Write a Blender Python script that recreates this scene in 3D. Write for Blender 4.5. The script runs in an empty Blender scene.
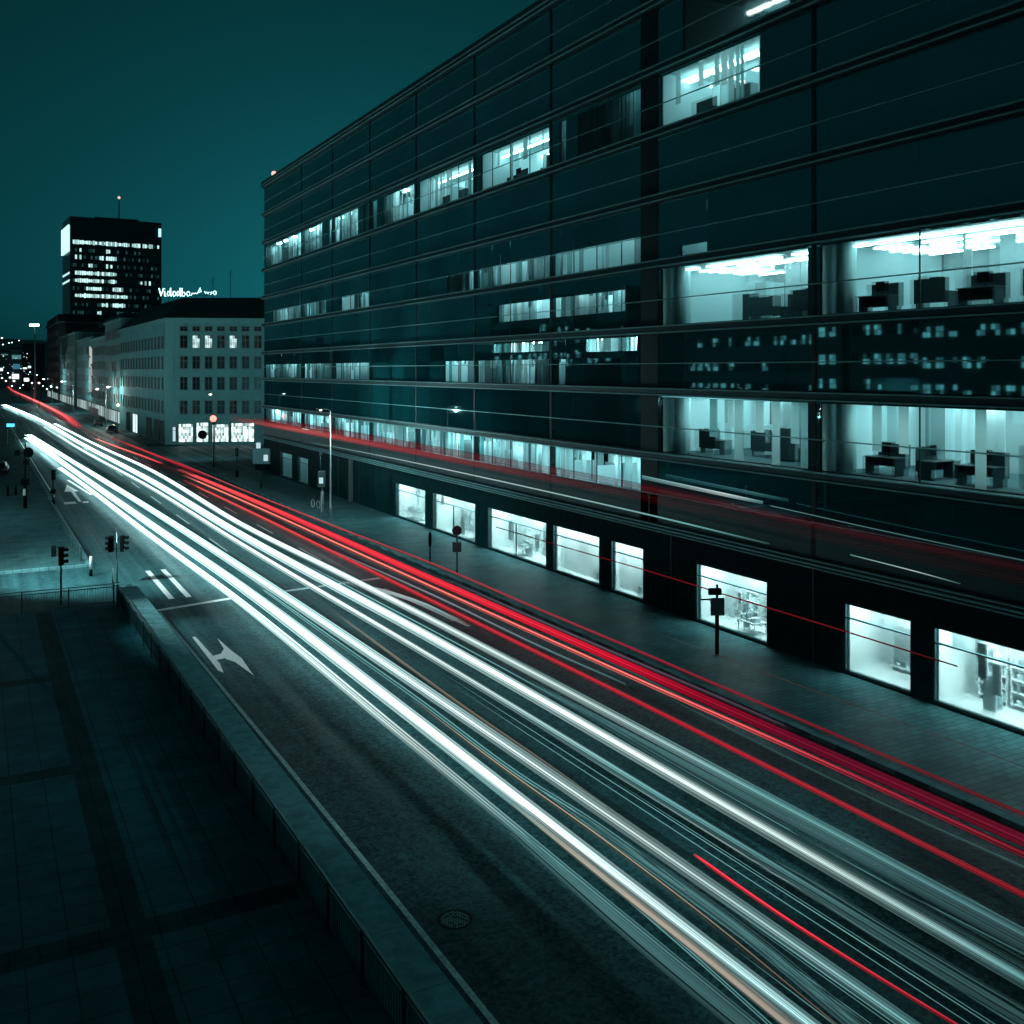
import bpy, math, random
from mathutils import Vector, Euler
random.seed(7)
R = math.radians
scene = bpy.context.scene
COL = scene.collection

# ---------------------------------------------------------------- camera, sky, exposure
# street frame: +Y runs along the street away from the viewer, +X crosses it towards the office block
YAW, EYE, FOC = R(28.2), 12.5, 1000.0
S_, C_ = math.sin(YAW), math.cos(YAW)
cam_d = bpy.data.cameras.new("camera"); cam = bpy.data.objects.new("camera", cam_d); COL.objects.link(cam)
cam.location = (0, 0, EYE); cam.rotation_euler = (R(90), 0, -YAW)
cam_d.sensor_width = 36; cam_d.lens = 36 * FOC / 1024; cam_d.shift_y = -142 / 1024
cam_d.clip_start = 0.2; cam_d.clip_end = 6000
scene.camera = cam

w = bpy.data.worlds.new("World"); scene.world = w; w.use_nodes = True
nt = w.node_tree; nt.nodes.clear()
sky = nt.nodes.new("ShaderNodeTexSky"); sky.sky_type = 'NISHITA'; sky.sun_disc = False
sky.sun_elevation = R(2.0); sky.sun_rotation = R(20); sky.dust_density = 3.0
bw = nt.nodes.new("ShaderNodeRGBToBW")
ma = nt.nodes.new("ShaderNodeMath"); ma.operation = 'POWER'; ma.inputs[1].default_value = 0.75
mx = nt.nodes.new("ShaderNodeMix"); mx.data_type = 'RGBA'; mx.blend_type = 'MULTIPLY'; mx.inputs[0].default_value = 1.0
mx.inputs[7].default_value = (0.030, 0.62, 0.73, 1)
bg = nt.nodes.new("ShaderNodeBackground"); bg.inputs[1].default_value = 0.0245
wo = nt.nodes.new("ShaderNodeOutputWorld")
nt.links.new(sky.outputs[0], bw.inputs[0]); nt.links.new(bw.outputs[0], ma.inputs[0]); nt.links.new(ma.outputs[0], mx.inputs[6])
nt.links.new(mx.outputs[2], bg.inputs[0]); nt.links.new(bg.outputs[0], wo.inputs[0])

# added fill lamp lifting the dark tones evenly from the whole upper hemisphere
fill_sun_d = bpy.data.lights.new('fill_sun', 'SUN'); fill_sun_d.energy = .075; fill_sun_d.angle = R(180); fill_sun_d.color = (.22, .93, 1)
fill_sun = bpy.data.objects.new('fill_sun', fill_sun_d); COL.objects.link(fill_sun); fill_sun.rotation_euler = (0, 0, 0)

scene.view_settings.view_transform = 'Standard'; scene.view_settings.look = 'None'
scene.view_settings.exposure = 0; scene.view_settings.gamma = 1
cy = scene.cycles
scene.render.engine = 'CYCLES'
cy.use_denoising = True; cy.max_bounces = 7; cy.diffuse_bounces = 3; cy.glossy_bounces = 3; cy.transmission_bounces = 3
cy.transparent_max_bounces = 10; cy.caustics_reflective = False; cy.caustics_refractive = False
cy.sample_clamp_indirect = 4.0

# ---------------------------------------------------------------- helpers
def ground(px, py, z=0.0):
    """where a sight line of the survey camera meets height z"""
    u = (px - 512) / FOC; d = (EYE - z) / ((py - 370) / FOC); l = u * d
    return (l * C_ + d * S_, -l * S_ + d * C_)
def along(px, X=31.2):
    u = (px - 512) / FOC
    return (C_ * X - u * S_ * X) / (S_ + u * C_)

class MB:
    def __init__(s): s.v = []; s.f = []; s.m = []; s.g = []
    def quad(s, pts, mi=0, g=(0, 0, 0)):
        n = len(s.v); s.v += [tuple(p) for p in pts]; s.f.append(tuple(range(n, n + len(pts)))); s.m.append(mi); s.g += [g] * len(pts)
    def box(s, x0, x1, y0, y1, z0, z1, mi=0):
        n = len(s.v)
        s.v += [(x, y, z) for z in (z0, z1) for x, y in ((x0, y0), (x1, y0), (x1, y1), (x0, y1))]
        s.g += [(0, 0, 0)] * 8
        for f in ((0, 3, 2, 1), (4, 5, 6, 7), (0, 1, 5, 4), (1, 2, 6, 5), (2, 3, 7, 6), (3, 0, 4, 7)):
            s.f.append(tuple(n + i for i in f)); s.m.append(mi)
    def bbox(s, x0, x1, y0, y1, z0, z1, b=0.03, mi=0):
        """box with chamfered vertical edges and top"""
        pts = [(x0 + b, y0), (x1 - b, y0), (x1, y0 + b), (x1, y1 - b), (x1 - b, y1), (x0 + b, y1), (x0, y1 - b), (x0, y0 + b)]
        cx, cy_ = (x0 + x1) / 2, (y0 + y1) / 2
        kx = (x1 - x0 - 2 * b) / (x1 - x0); ky = (y1 - y0 - 2 * b) / (y1 - y0)
        top = [(cx + (x - cx) * kx, cy_ + (y - cy_) * ky) for x, y in pts]
        s.loft([[(x, y, z0) for x, y in pts], [(x, y, z1 - b) for x, y in pts], [(x, y, z1) for x, y in top]], mi)
    def loft(s, rings, mi=0, cap=True):
        n0 = len(s.v); k = len(rings[0])
        for r in rings: s.v += [tuple(p) for p in r]; s.g += [(0, 0, 0)] * k
        for i in range(len(rings) - 1):
            for j in range(k):
                a = n0 + i * k + j; b = n0 + i * k + (j + 1) % k
                s.f.append((a, b, b + k, a + k)); s.m.append(mi)
        if cap:
            s.f.append(tuple(n0 + j for j in reversed(range(k)))); s.m.append(mi)
            s.f.append(tuple(n0 + (len(rings) - 1) * k + j for j in range(k))); s.m.append(mi)
    def prism(s, poly, z0, z1, mi=0):
        s.loft([[(x, y, z0) for x, y in poly], [(x, y, z1) for x, y in poly]], mi)
    def tube(s, pts, r, n=8, mi=0, glow=None, cap=True):
        pts = [Vector(p) for p in pts]; n0 = len(s.v); N = len(pts)
        for i, p in enumerate(pts):
            t = (pts[min(i + 1, N - 1)] - pts[max(i - 1, 0)]).normalized()
            up = Vector((0, 0, 1)) if abs(t.z) < .95 else Vector((1, 0, 0))
            a = t.cross(up).normalized(); b = a.cross(t).normalized()
            rr = r[i] if isinstance(r, (list, tuple)) else r
            for j in range(n):
                th = 2 * math.pi * (j + .5) / n
                s.v.append(tuple(p + a * (rr * math.cos(th)) + b * (rr * math.sin(th))))
                s.g.append(glow[i] if glow else (0, 0, 0))
        for i in range(N - 1):
            for j in range(n):
                a = n0 + i * n + j; b = n0 + i * n + (j + 1) % n
                s.f.append((a, b, b + n, a + n)); s.m.append(mi)
        if cap:
            s.f.append(tuple(n0 + j for j in reversed(range(n)))); s.m.append(mi)
            s.f.append(tuple(n0 + (N - 1) * n + j for j in range(n))); s.m.append(mi)
    def ball(s, c, r, sz=1.0, n=12, k=8, mi=0):
        rings = []
        for i in range(1, k):
            ph = math.pi * i / k
            rings.append([(c[0] + r * math.sin(ph) * math.cos(2 * math.pi * j / n), c[1] + r * math.sin(ph) * math.sin(2 * math.pi * j / n), c[2] - r * sz * math.cos(ph)) for j in range(n)])
        s.loft(rings, mi)
    def build(s, name, mats, parent=None, local=False, smooth=False, glow=False):
        me = bpy.data.meshes.new(name); me.from_pydata(s.v, [], s.f); me.update()
        if not isinstance(mats, (list, tuple)): mats = [mats]
        for m in mats: me.materials.append(m)
        me.polygons.foreach_set('material_index', s.m)
        if smooth: me.polygons.foreach_set('use_smooth', [True] * len(s.f))
        if glow:
            at = me.color_attributes.new('glow', 'FLOAT_COLOR', 'POINT')
            at.data.foreach_set('color', [c for g in s.g for c in (g[0], g[1], g[2], 1.0)])
        o = bpy.data.objects.new(name, me); COL.objects.link(o)
        if parent is not None:
            o.parent = parent
            if not local: o.location = -world_loc(parent)
        return o

def world_loc(o):
    l = Vector(o.location)
    while o.parent is not None: o = o.parent; l = l + Vector(o.location)
    return l
def tag(o, label=None, cat=None, group=None, kind=None):
    if label: o['label'] = label
    if cat: o['category'] = cat
    if group: o['group'] = group
    if kind: o['kind'] = kind
    return o
def empty(name, loc, rz=0, label=None, cat=None, group=None):
    o = bpy.data.objects.new(name, None); COL.objects.link(o); o.location = loc; o.rotation_euler = (0, 0, rz)
    o.empty_display_size = .2
    return tag(o, label, cat, group)
def copy_tree(o, parent=None):
    c = o.copy(); COL.objects.link(c)
    if parent: c.parent = parent
    for ch in list(o.children): copy_tree(ch, c)
    return c

# ---------------------------------------------------------------- materials
MATS = {}
def mat(name, col, rough=.6, metal=0., ior=1.5, var=0., scale=3., bump=0., bscale=None, island=0., stretch=None, spec=None):
    if name in MATS: return MATS[name]
    m = bpy.data.materials.new(name); m.use_nodes = True; t = m.node_tree; p = t.nodes['Principled BSDF']
    p.inputs['Base Color'].default_value = (*col, 1); p.inputs['Roughness'].default_value = rough
    p.inputs['Metallic'].default_value = metal; p.inputs['IOR'].default_value = ior; p.inputs['Specular Tint'].default_value = (.30, .92, 1, 1)
    if spec is not None: p.inputs['Specular IOR Level'].default_value = spec
    tc = t.nodes.new('ShaderNodeTexCoord'); src = tc.outputs['Object']
    if stretch:
        mp = t.nodes.new('ShaderNodeMapping'); mp.inputs['Scale'].default_value = stretch; t.links.new(src, mp.inputs[0]); src = mp.outputs[0]
    if var or island:
        hsv = t.nodes.new('ShaderNodeHueSaturation'); hsv.inputs['Color'].default_value = (*col, 1)
        val = None
        if var:
            n = t.nodes.new('ShaderNodeTexNoise'); n.inputs['Scale'].default_value = scale; n.inputs['Detail'].default_value = 6; n.inputs['Roughness'].default_value = .62
            t.links.new(src, n.inputs[0])
            r = t.nodes.new('ShaderNodeMapRange'); r.inputs[1].default_value = .3; r.inputs[2].default_value = .7
            r.inputs[3].default_value = 1 - var; r.inputs[4].default_value = 1 + var
            t.links.new(n.outputs[0], r.inputs[0]); val = r.outputs[0]
        if island:
            ge = t.nodes.new('ShaderNodeNewGeometry'); r2 = t.nodes.new('ShaderNodeMapRange')
            r2.inputs[3].default_value = 1 - island; r2.inputs[4].default_value = 1 + island
            t.links.new(ge.outputs['Random Per Island'], r2.inputs[0])
            if val is not None:
                mu = t.nodes.new('ShaderNodeMath'); mu.operation = 'MULTIPLY'; t.links.new(val, mu.inputs[0]); t.links.new(r2.outputs[0], mu.inputs[1]); val = mu.outputs[0]
            else: val = r2.outputs[0]
        t.links.new(val, hsv.inputs['Value']); t.links.new(hsv.outputs[0], p.inputs['Base Color'])
    if bump:
        n = t.nodes.new('ShaderNodeTexNoise'); n.inputs['Scale'].default_value = bscale or scale * 8; n.inputs['Detail'].default_value = 4
        t.links.new(src, n.inputs[0]); b = t.nodes.new('ShaderNodeBump'); b.inputs['Strength'].default_value = bump; b.inputs['Distance'].default_value = .02
        t.links.new(n.outputs[0], b.inputs['Height']); t.links.new(b.outputs[0], p.inputs['Normal'])
    MATS[name] = m; return m
def emis(name, col, strength, island=0., noise=None):
    if name in MATS: return MATS[name]
    m = bpy.data.materials.new(name); m.use_nodes = True; t = m.node_tree; t.nodes.clear()
    e = t.nodes.new('ShaderNodeEmission'); e.inputs[0].default_value = (*col, 1); e.inputs[1].default_value = strength
    o = t.nodes.new('ShaderNodeOutputMaterial'); t.links.new(e.outputs[0], o.inputs[0])
    if island:
        ge = t.nodes.new('ShaderNodeNewGeometry'); r2 = t.nodes.new('ShaderNodeMapRange')
        r2.inputs[3].default_value = strength * (1 - island); r2.inputs[4].default_value = strength * (1 + island)
        t.links.new(ge.outputs['Random Per Island'], r2.inputs[0]); t.links.new(r2.outputs[0], e.inputs[1])
    MATS[name] = m; return m

def trail_mat():
    m = bpy.data.materials.new('light_streak'); m.use_nodes = True; t = m.node_tree; t.nodes.clear()
    a = t.nodes.new('ShaderNodeVertexColor'); a.layer_name = 'glow'
    e = t.nodes.new('ShaderNodeEmission'); t.links.new(a.outputs[0], e.inputs[0]); e.inputs[1].default_value = 1.0
    o = t.nodes.new('ShaderNodeOutputMaterial'); t.links.new(e.outputs[0], o.inputs[0])
    m.cycles.emission_sampling = 'FRONT'
    return m
M_TRAIL = trail_mat()

def glass_clear():
    m = bpy.data.materials.new('clear_glazing'); m.use_nodes = True; t = m.node_tree; t.nodes.clear()
    fr = t.nodes.new('ShaderNodeFresnel'); fr.inputs[0].default_value = 1.6
    tr = t.nodes.new('ShaderNodeBsdfTransparent'); tr.inputs[0].default_value = (.80, .93, .94, 1)
    gl = t.nodes.new('ShaderNodeBsdfGlossy'); gl.inputs[1].default_value = .01
    mi = t.nodes.new('ShaderNodeMixShader'); o = t.nodes.new('ShaderNodeOutputMaterial')
    t.links.new(fr.outputs[0], mi.inputs[0]); t.links.new(tr.outputs[0], mi.inputs[1]); t.links.new(gl.outputs[0], mi.inputs[2]); t.links.new(mi.outputs[0], o.inputs[0])
    return m
M_CLEAR = glass_clear()
def glass_satin(nm, share, rough):
    """lightly frosted film glass: part clear, part scattering"""
    m = bpy.data.materials.new(nm); m.use_nodes = True; t = m.node_tree; t.nodes.clear(); L = t.links.new
    fr = t.nodes.new('ShaderNodeFresnel'); fr.inputs[0].default_value = 1.5
    tr = t.nodes.new('ShaderNodeBsdfTransparent'); tr.inputs[0].default_value = (.84, .95, .96, 1)
    rf = t.nodes.new('ShaderNodeBsdfRefraction'); rf.inputs['Color'].default_value = (.92, .98, .98, 1); rf.inputs['Roughness'].default_value = rough; rf.inputs['IOR'].default_value = 1.12
    gl = t.nodes.new('ShaderNodeBsdfGlossy'); gl.inputs[1].default_value = .02
    a = t.nodes.new('ShaderNodeMixShader'); a.inputs[0].default_value = share; b = t.nodes.new('ShaderNodeMixShader'); o = t.nodes.new('ShaderNodeOutputMaterial')
    L(tr.outputs[0], a.inputs[1]); L(rf.outputs[0], a.inputs[2]); L(fr.outputs[0], b.inputs[0]); L(a.outputs[0], b.inputs[1]); L(gl.outputs[0], b.inputs[2]); L(b.outputs[0], o.inputs[0])
    return m
M_SATIN = glass_satin('satin_glazing', .38, .25); M_SATIN_SHOP = glass_satin('satin_shop_glazing', .28, .3)
def blind_mat(nm, ca, cb):
    m = bpy.data.materials.new(nm); m.use_nodes = True; t = m.node_tree; t.nodes.clear()
    ge = t.nodes.new('ShaderNodeNewGeometry'); cr = t.nodes.new('ShaderNodeMix'); cr.data_type = 'RGBA'
    cr.inputs[6].default_value = (*ca, 1); cr.inputs[7].default_value = (*cb, 1)
    t.links.new(ge.outputs['Random Per Island'], cr.inputs[0])
    d = t.nodes.new('ShaderNodeBsdfDiffuse'); tl = t.nodes.new('ShaderNodeBsdfTranslucent'); mi = t.nodes.new('ShaderNodeMixShader'); mi.inputs[0].default_value = .6
    t.links.new(cr.outputs[2], d.inputs[0]); t.links.new(cr.outputs[2], tl.inputs[0])
    o = t.nodes.new('ShaderNodeOutputMaterial'); t.links.new(d.outputs[0], mi.inputs[1]); t.links.new(tl.outputs[0], mi.inputs[2]); t.links.new(mi.outputs[0], o.inputs[0])
    return m
M_BLIND = blind_mat('blind_fabric', (.10, .34, .36), (.66, .88, .88)); M_SHEER = blind_mat('sheer_curtain', (.62, .78, .78), (.9, .95, .95))

def asphalt_mat():
    m = bpy.data.materials.new('asphalt'); m.use_nodes = True; t = m.node_tree; p = t.nodes['Principled BSDF']; p.inputs['Specular Tint'].default_value = (.30, .92, 1, 1); p.inputs['Specular IOR Level'].default_value = .06
    tc = t.nodes.new('ShaderNodeTexCoord'); L = t.links.new
    # long worn wheel tracks, along Y
    mp = t.nodes.new('ShaderNodeMapping'); mp.inputs['Scale'].default_value = (1.15, .02, 1); L(tc.outputs['Object'], mp.inputs[0])
    n1 = t.nodes.new('ShaderNodeTexNoise'); n1.inputs['Scale'].default_value = 1.0; n1.inputs['Detail'].default_value = 3; L(mp.outputs[0], n1.inputs[0])
    n2 = t.nodes.new('ShaderNodeTexNoise'); n2.inputs['Scale'].default_value = .45; n2.inputs['Detail'].default_value = 8; n2.inputs['Roughness'].default_value = .7; L(tc.outputs['Object'], n2.inputs[0])
    n3 = t.nodes.new('ShaderNodeTexVoronoi'); n3.inputs['Scale'].default_value = 11; L(tc.outputs['Object'], n3.inputs[0]); n3s = t.nodes.new('ShaderNodeSeparateColor'); L(n3.outputs['Color'], n3s.inputs[0])
    a1 = t.nodes.new('ShaderNodeMath'); a1.operation = 'ADD'; L(n1.outputs[0], a1.inputs[0]); L(n2.outputs[0], a1.inputs[1])
    a2 = t.nodes.new('ShaderNodeMath'); a2.operation = 'MULTIPLY_ADD'; L(n3s.outputs[0], a2.inputs[0]); a2.inputs[1].default_value = .62; L(a1.outputs[0], a2.inputs[2])
    r = t.nodes.new('ShaderNodeValToRGB'); r.color_ramp.elements[0].position = .36; r.color_ramp.elements[1].position = .72
    r.color_ramp.elements[0].color = (.012, .046, .053, 1); r.color_ramp.elements[1].color = (.055, .185, .20, 1)
    d = t.nodes.new('ShaderNodeMath'); d.operation = 'MULTIPLY'; d.inputs[1].default_value = .385; L(a2.outputs[0], d.inputs[0]); L(d.outputs[0], r.inputs[0])
    # cracks and tar seams
    vo = t.nodes.new('ShaderNodeTexVoronoi'); vo.feature = 'DISTANCE_TO_EDGE'; vo.inputs['Scale'].default_value = .16
    wp = t.nodes.new('ShaderNodeMix'); wp.data_type = 'VECTOR'; wp.inputs[0].default_value = .12; L(tc.outputs['Object'], wp.inputs[4]); L(n2.outputs[1], wp.inputs[5])
    L(wp.outputs[1], vo.inputs[0])
    cr = t.nodes.new('ShaderNodeMapRange'); cr.inputs[1].default_value = .002; cr.inputs[2].default_value = .006; cr.inputs[3].default_value = .8; cr.inputs[4].default_value = 1; L(vo.outputs[0], cr.inputs[0])
    mu = t.nodes.new('ShaderNodeMix'); mu.data_type = 'RGBA'; mu.blend_type = 'MULTIPLY'; mu.inputs[0].default_value = 1; L(r.outputs[0], mu.inputs[6]); L(cr.outputs[0], mu.inputs[7])
    L(mu.outputs[2], p.inputs['Base Color']); p.inputs['Roughness'].default_value = .55
    rr = t.nodes.new('ShaderNodeMapRange'); rr.inputs[1].default_value = .3; rr.inputs[2].default_value = .7; rr.inputs[3].default_value = .72; rr.inputs[4].default_value = .42; L(n1.outputs[0], rr.inputs[0]); L(rr.outputs[0], p.inputs['Roughness'])
    n4 = t.nodes.new('ShaderNodeTexNoise'); n4.inputs['Scale'].default_value = 40; n4.inputs['Detail'].default_value = 3; L(tc.outputs['Object'], n4.inputs[0])
    b = t.nodes.new('ShaderNodeBump'); b.inputs['Strength'].default_value = .5; b.inputs['Distance'].default_value = .015; L(n4.outputs[0], b.inputs['Height']); L(b.outputs[0], p.inputs['Normal'])
    return m
def slab_mat(name, c1, c2, mortar, sx, sy, rough, ms=.012, rot=0., lift=.25):
    m = bpy.data.materials.new(name); m.use_nodes = True; t = m.node_tree; p = t.nodes['Principled BSDF']; L = t.links.new; p.inputs['Specular Tint'].default_value = (.30, .92, 1, 1); p.inputs['Specular IOR Level'].default_value = .02
    tc = t.nodes.new('ShaderNodeTexCoord'); mp = t.nodes.new('ShaderNodeMapping'); mp.inputs['Rotation'].default_value = (0, 0, rot); L(tc.outputs['Object'], mp.inputs[0])
    br = t.nodes.new('ShaderNodeTexBrick'); br.inputs['Scale'].default_value = 1; br.offset = 0.0 if name.startswith(('terrace', 'dark_p')) else .5; br.inputs['Brick Width'].default_value = sx; br.inputs['Row Height'].default_value = sy
    br.inputs['Mortar Size'].default_value = ms; br.inputs['Color1'].default_value = (*c1, 1); br.inputs['Color2'].default_value = (*c2, 1); br.inputs['Mortar'].default_value = (*mortar, 1)
    L(mp.outputs[0], br.inputs[0])
    n = t.nodes.new('ShaderNodeTexNoise'); n.inputs['Scale'].default_value = .6; n.inputs['Detail'].default_value = 8; n.inputs['Roughness'].default_value = .7; L(tc.outputs['Object'], n.inputs[0])
    r = t.nodes.new('ShaderNodeMapRange'); r.inputs[1].default_value = .3; r.inputs[2].default_value = .7; r.inputs[3].default_value = .6; r.inputs[4].default_value = 1.35; L(n.outputs[0], r.inputs[0])
    mu = t.nodes.new('ShaderNodeMix'); mu.data_type = 'RGBA'; mu.blend_type = 'MULTIPLY'; mu.inputs[0].default_value = 1; L(br.outputs[0], mu.inputs[6]); L(r.outputs[0], mu.inputs[7]); L(mu.outputs[2], p.inputs['Base Color'])
    p.inputs['Roughness'].default_value = rough
    b = t.nodes.new('ShaderNodeBump'); b.inputs['Strength'].default_value = lift; b.inputs['Distance'].default_value = .02; L(br.outputs[1], b.inputs['Height']); b.invert = True; L(b.outputs[0], p.inputs['Normal'])
    return m

M_ASPH = asphalt_mat()
M_TERR = slab_mat('terrace_slabs', (.016, .135, .158), (.013, .115, .137), (.007, .065, .078), .9, .9, .6, .022)
M_BAND = slab_mat('dark_paving_slabs', (.006, .062, .074), (.005, .052, .062), (.003, .03, .036), .6, .6, .6, .02)
M_PAVE = slab_mat('pavement_slabs', (.055, .16, .17), (.04, .12, .13), (.015, .05, .055), .6, .3, .5, .016)
M_PAVE_L = slab_mat('square_slabs', (.055, .15, .16), (.045, .125, .135), (.02, .06, .065), .8, .4, .7, .012)
M_KERB = slab_mat('granite_kerb', (.115, .29, .305), (.105, .27, .285), (.05, .13, .14), .5, 1.2, .7, .02)
M_PAINT = mat('road_paint', (.90, .96, .96), .6, var=.12, scale=5)
M_PAINT_WORN = mat('worn_road_paint', (.50, .68, .68), .65, var=.45, scale=6)
M_GROUND = mat('dark_ground', (.05, .06, .06), .9, var=.3, scale=.05)
M_ALU = mat('aluminium_trim', (.17, .42, .44), .5, .2, var=.2, scale=1.5)
M_FASC = mat('dark_fascia', (.018, .042, .047), .45, .2, var=.2, scale=1.5)
M_MULL = mat('black_mullion', (.004, .009, .010), .6)
M_ALU_D = mat('dark_aluminium', (.05, .075, .08), .4, .5)
M_STONE = mat('dark_stone_cladding', (.003, .030, .034), .5, ior=1.3, var=.3, scale=2., spec=.03)
M_DGLASS = mat('dark_glass', (.004, .056, .067), .025, ior=2.7, island=.6)
M_CONC = mat('concrete_core', (.10, .13, .135), .8, var=.2)
M_WALL_IN = mat('office_partition', (.44, .66, .68), .7, island=.9)
M_CEIL = mat('office_ceiling', (.42, .74, .76), .8)
M_FLOOR = mat('office_carpet', (.05, .11, .12), .9)
M_COLUMN = mat('round_column_paint', (.45, .75, .76), .6)
M_SHOPWALL = mat('shop_white_wall', (.72, .86, .86), .6, island=.25)
M_FURN = mat('dark_furniture', (.015, .035, .04), .5, island=.4)
M_GOODS = mat('shelf_goods', (.42, .56, .57), .5, island=.85)
M_SHELF = mat('shelf_board', (.6, .72, .72), .5)
M_STEEL = mat('painted_steel', (.035, .055, .058), .45, .4, var=.2)
M_RAILBAR = mat('railing_grey', (.05, .13, .14), .5, .2)
M_POLE = mat('galvanised_pole', (.22, .29, .30), .45, .6, var=.15)
M_BLACK = mat('black_plastic', (.003, .005, .006), .8, spec=.1)
M_WHITE = mat('white_enamel', (.72, .78, .78), .4)
M_RENDER = mat('house_render', (.12, .36, .375), .85, var=.16, scale=.35, bump=.3, bscale=6)
M_RENDER2 = mat('grey_render', (.14, .33, .345), .85, var=.2, scale=.3)
M_RENDER3 = mat('brown_grey_render', (.11, .26, .27), .85, var=.2, scale=.3)
M_TRIM = mat('cornice_stucco', (.14, .38, .39), .8, var=.12)
M_ROOF = mat('roof_tiles', (.010, .020, .023), .75, var=.35, scale=1.5, bump=.4, bscale=5)
M_WPANE = mat('window_pane', (.006, .015, .018), .25, ior=1.45)
M_WFRAME = mat('window_frame_paint', (.16, .2, .2), .5)
M_TOWER = mat('tower_cladding', (.010, .022, .025), .3, ior=1.7, var=.2, scale=.2)
M_HILL = mat('wooded_hill', (.05, .14, .15), 1., var=.4, scale=.02)
M_RUBBER = mat('tyre_rubber', (.01, .011, .012), .8)
M_CARS = [mat('car_paint_dark', (.02, .03, .035), .25), mat('car_paint_silver', (.35, .38, .39), .3, .4), mat('car_paint_red', (.16, .012, .016), .25)]
M_RED_SIGN = mat('sign_red_enamel', (.45, .03, .05), .4)
M_SIGN_D = mat('sign_back_grey', (.10, .14, .145), .5, .4)
E_STRIP = emis('strip_lamp_tube', (.80, 1, 1), 10.0)
E_ROOM = emis('office_lamp_cover', (.72, .98, 1), 50.0)
E_STRIP_D = emis('strip_lamp_dim', (.50, .96, 1), 5.0)
E_SHOP = emis('shop_ceiling_light', (.86, 1, 1), 19.0)
E_LAMP = emis('street_lamp_glass', (1, .96, .88), 5.0)
E_REDSIG = emis('red_signal_lens', (1, .13, .10), 9.0)
E_TOWER = emis('tower_lit_panes', (.55, .93, .92), .95, island=.75)
E_TOWER_S = emis('tower_sign_face', (.45, 1, .97), 1.6)
E_NEON = emis('neon_script', (.55, 1, 1), 3.0)
E_WIN = emis('lit_house_pane', (.66, .97, .96), .65, island=.95); E_CSHOP = emis('corner_shop_pane', (.74, .98, .97), 1.1, island=.8)
E_WIN_D = emis('dim_house_pane', (.30, .62, .62), .022, island=.9)
E_WARM = emis('warm_lit_wall_lamp', (1, .86, .62), 6.0)
E_POSTER = emis('backlit_poster', (.78, .97, .97), 1.1)
E_SIGNBOX = emis('sign_light_box', (.62, .92, .98), .75)
E_BLUE = emis('blue_sign_face', (.10, .65, 1), 1.6)
E_REFW = emis('opposite_lit_pane', (.55, .97, 1), .8, island=.9)

# ---------------------------------------------------------------- ground
FX = 31.2                      # face line of the office block
def sheet(name, x0, x1, y0, y1, z, m, nx=1, ny=1):
    b = MB(); b.quad([(x0, y0, z), (x1, y0, z), (x1, y1, z), (x0, y1, z)]); return tag(b.build(name, m), kind='structure')
sheet('ground', -900, 1200, -300, 2600, -.16, M_GROUND)
sheet('road', 7.9, 25.0, -40, 900, 0, M_ASPH)
b = MB(); b.quad([(-120, 57.2, 0), (7.89, 57.2, 0), (7.89, 68.6, 0), (-120, 68.6, 0)]); tag(b.build('side_road', M_ASPH), kind='structure')
b = MB(); b.quad([(25.01, 124.5, 0), (60, 124.5, 0), (60, 166, 0), (25.01, 172, 0)]); tag(b.build('side_road', M_ASPH), kind='structure')
b = MB(); b.box(-80, 7.0, -30, 57.0, -.15, .06); tag(b.build('terrace', M_TERR), kind='structure')
def band(x0, x1, y0, y1):
    b = MB(); b.quad([(x0, y0, .0645), (x1, y0, .0645), (x1, y1, .0645), (x0, y1, .0645)]); tag(b.build('paving_band', M_BAND), kind='structure')
band(2.65, 3.4, -10, 56.5); band(3.4, 6.75, 23.1, 23.9); band(-30, 2.65, 23.1, 23.9); band(-30, 2.65, 33.5, 34.3); band(-30, 2.65, 43.9, 44.7); band(3.4, 6.75, 12.7, 13.5)
pw = empty('parapet_wall', (7.5, 56.6, 0), 0, 'low pale concrete wall with a wide coping between the terrace railing and the road', 'wall')
b = MB(); b.prism([(7.16, 4.0), (7.9, 4.0), (7.5, 56.6), (6.78, 56.6)], -.15, .86); b.build('wall', mat('wall_concrete', (.20, .52, .55), .85, var=.3, scale=1.2, spec=.03), pw)
for i in range(24):
    y0 = 56.6 - i * 2.19; y1 = y0 - 2.17; xl = lambda y: 7.10 + (56.6 - y) / 52.6 * .36 - .34; xr = lambda y: xl(y) + .86
    b = MB(); b.prism([(xl(y1), y1), (xr(y1), y1), (xr(y0), y0), (xl(y0), y0)], .862, .96); o = b.build('coping_stone', mat('coping_granite', (.15, .37, .395), .8, var=.35, scale=2.5, spec=.03, bump=.3, bscale=30), pw)
# right pavement and kerb
b = MB(); b.box(25.32, 33.0, -40, 124.4, -.15, .13); tag(b.build('pavement', M_PAVE), kind='structure')
b = MB(); b.box(25.0, 25.315, -40, 124.4, -.15, .14); tag(b.build('kerb', M_KERB), kind='structure')
b = MB(); b.box(25.0, 31.0, 176, 620, -.15, .13); tag(b.build('pavement', M_PAVE_L), kind='structure')
# left square beyond the side road
b = MB(); b.prism([(-120, 69.0), (6.2, 69.0), (6.2, 420), (-120, 420)], -.15, .13); tag(b.build('pavement', M_PAVE_L), kind='structure')
b = MB(); b.box(6.205, 6.5, 69.0, 420, -.15, .15); b.box(-120, 6.2, 68.65, 68.995, -.15, .15); tag(b.build('kerb', M_KERB), kind='structure')
sheet('gutter', 7.0, 7.895, -40, 57.19, -.003, M_ASPH)
sheet('gutter', 6.51, 7.895, 57.2, 900, -.004, M_ASPH)
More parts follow.
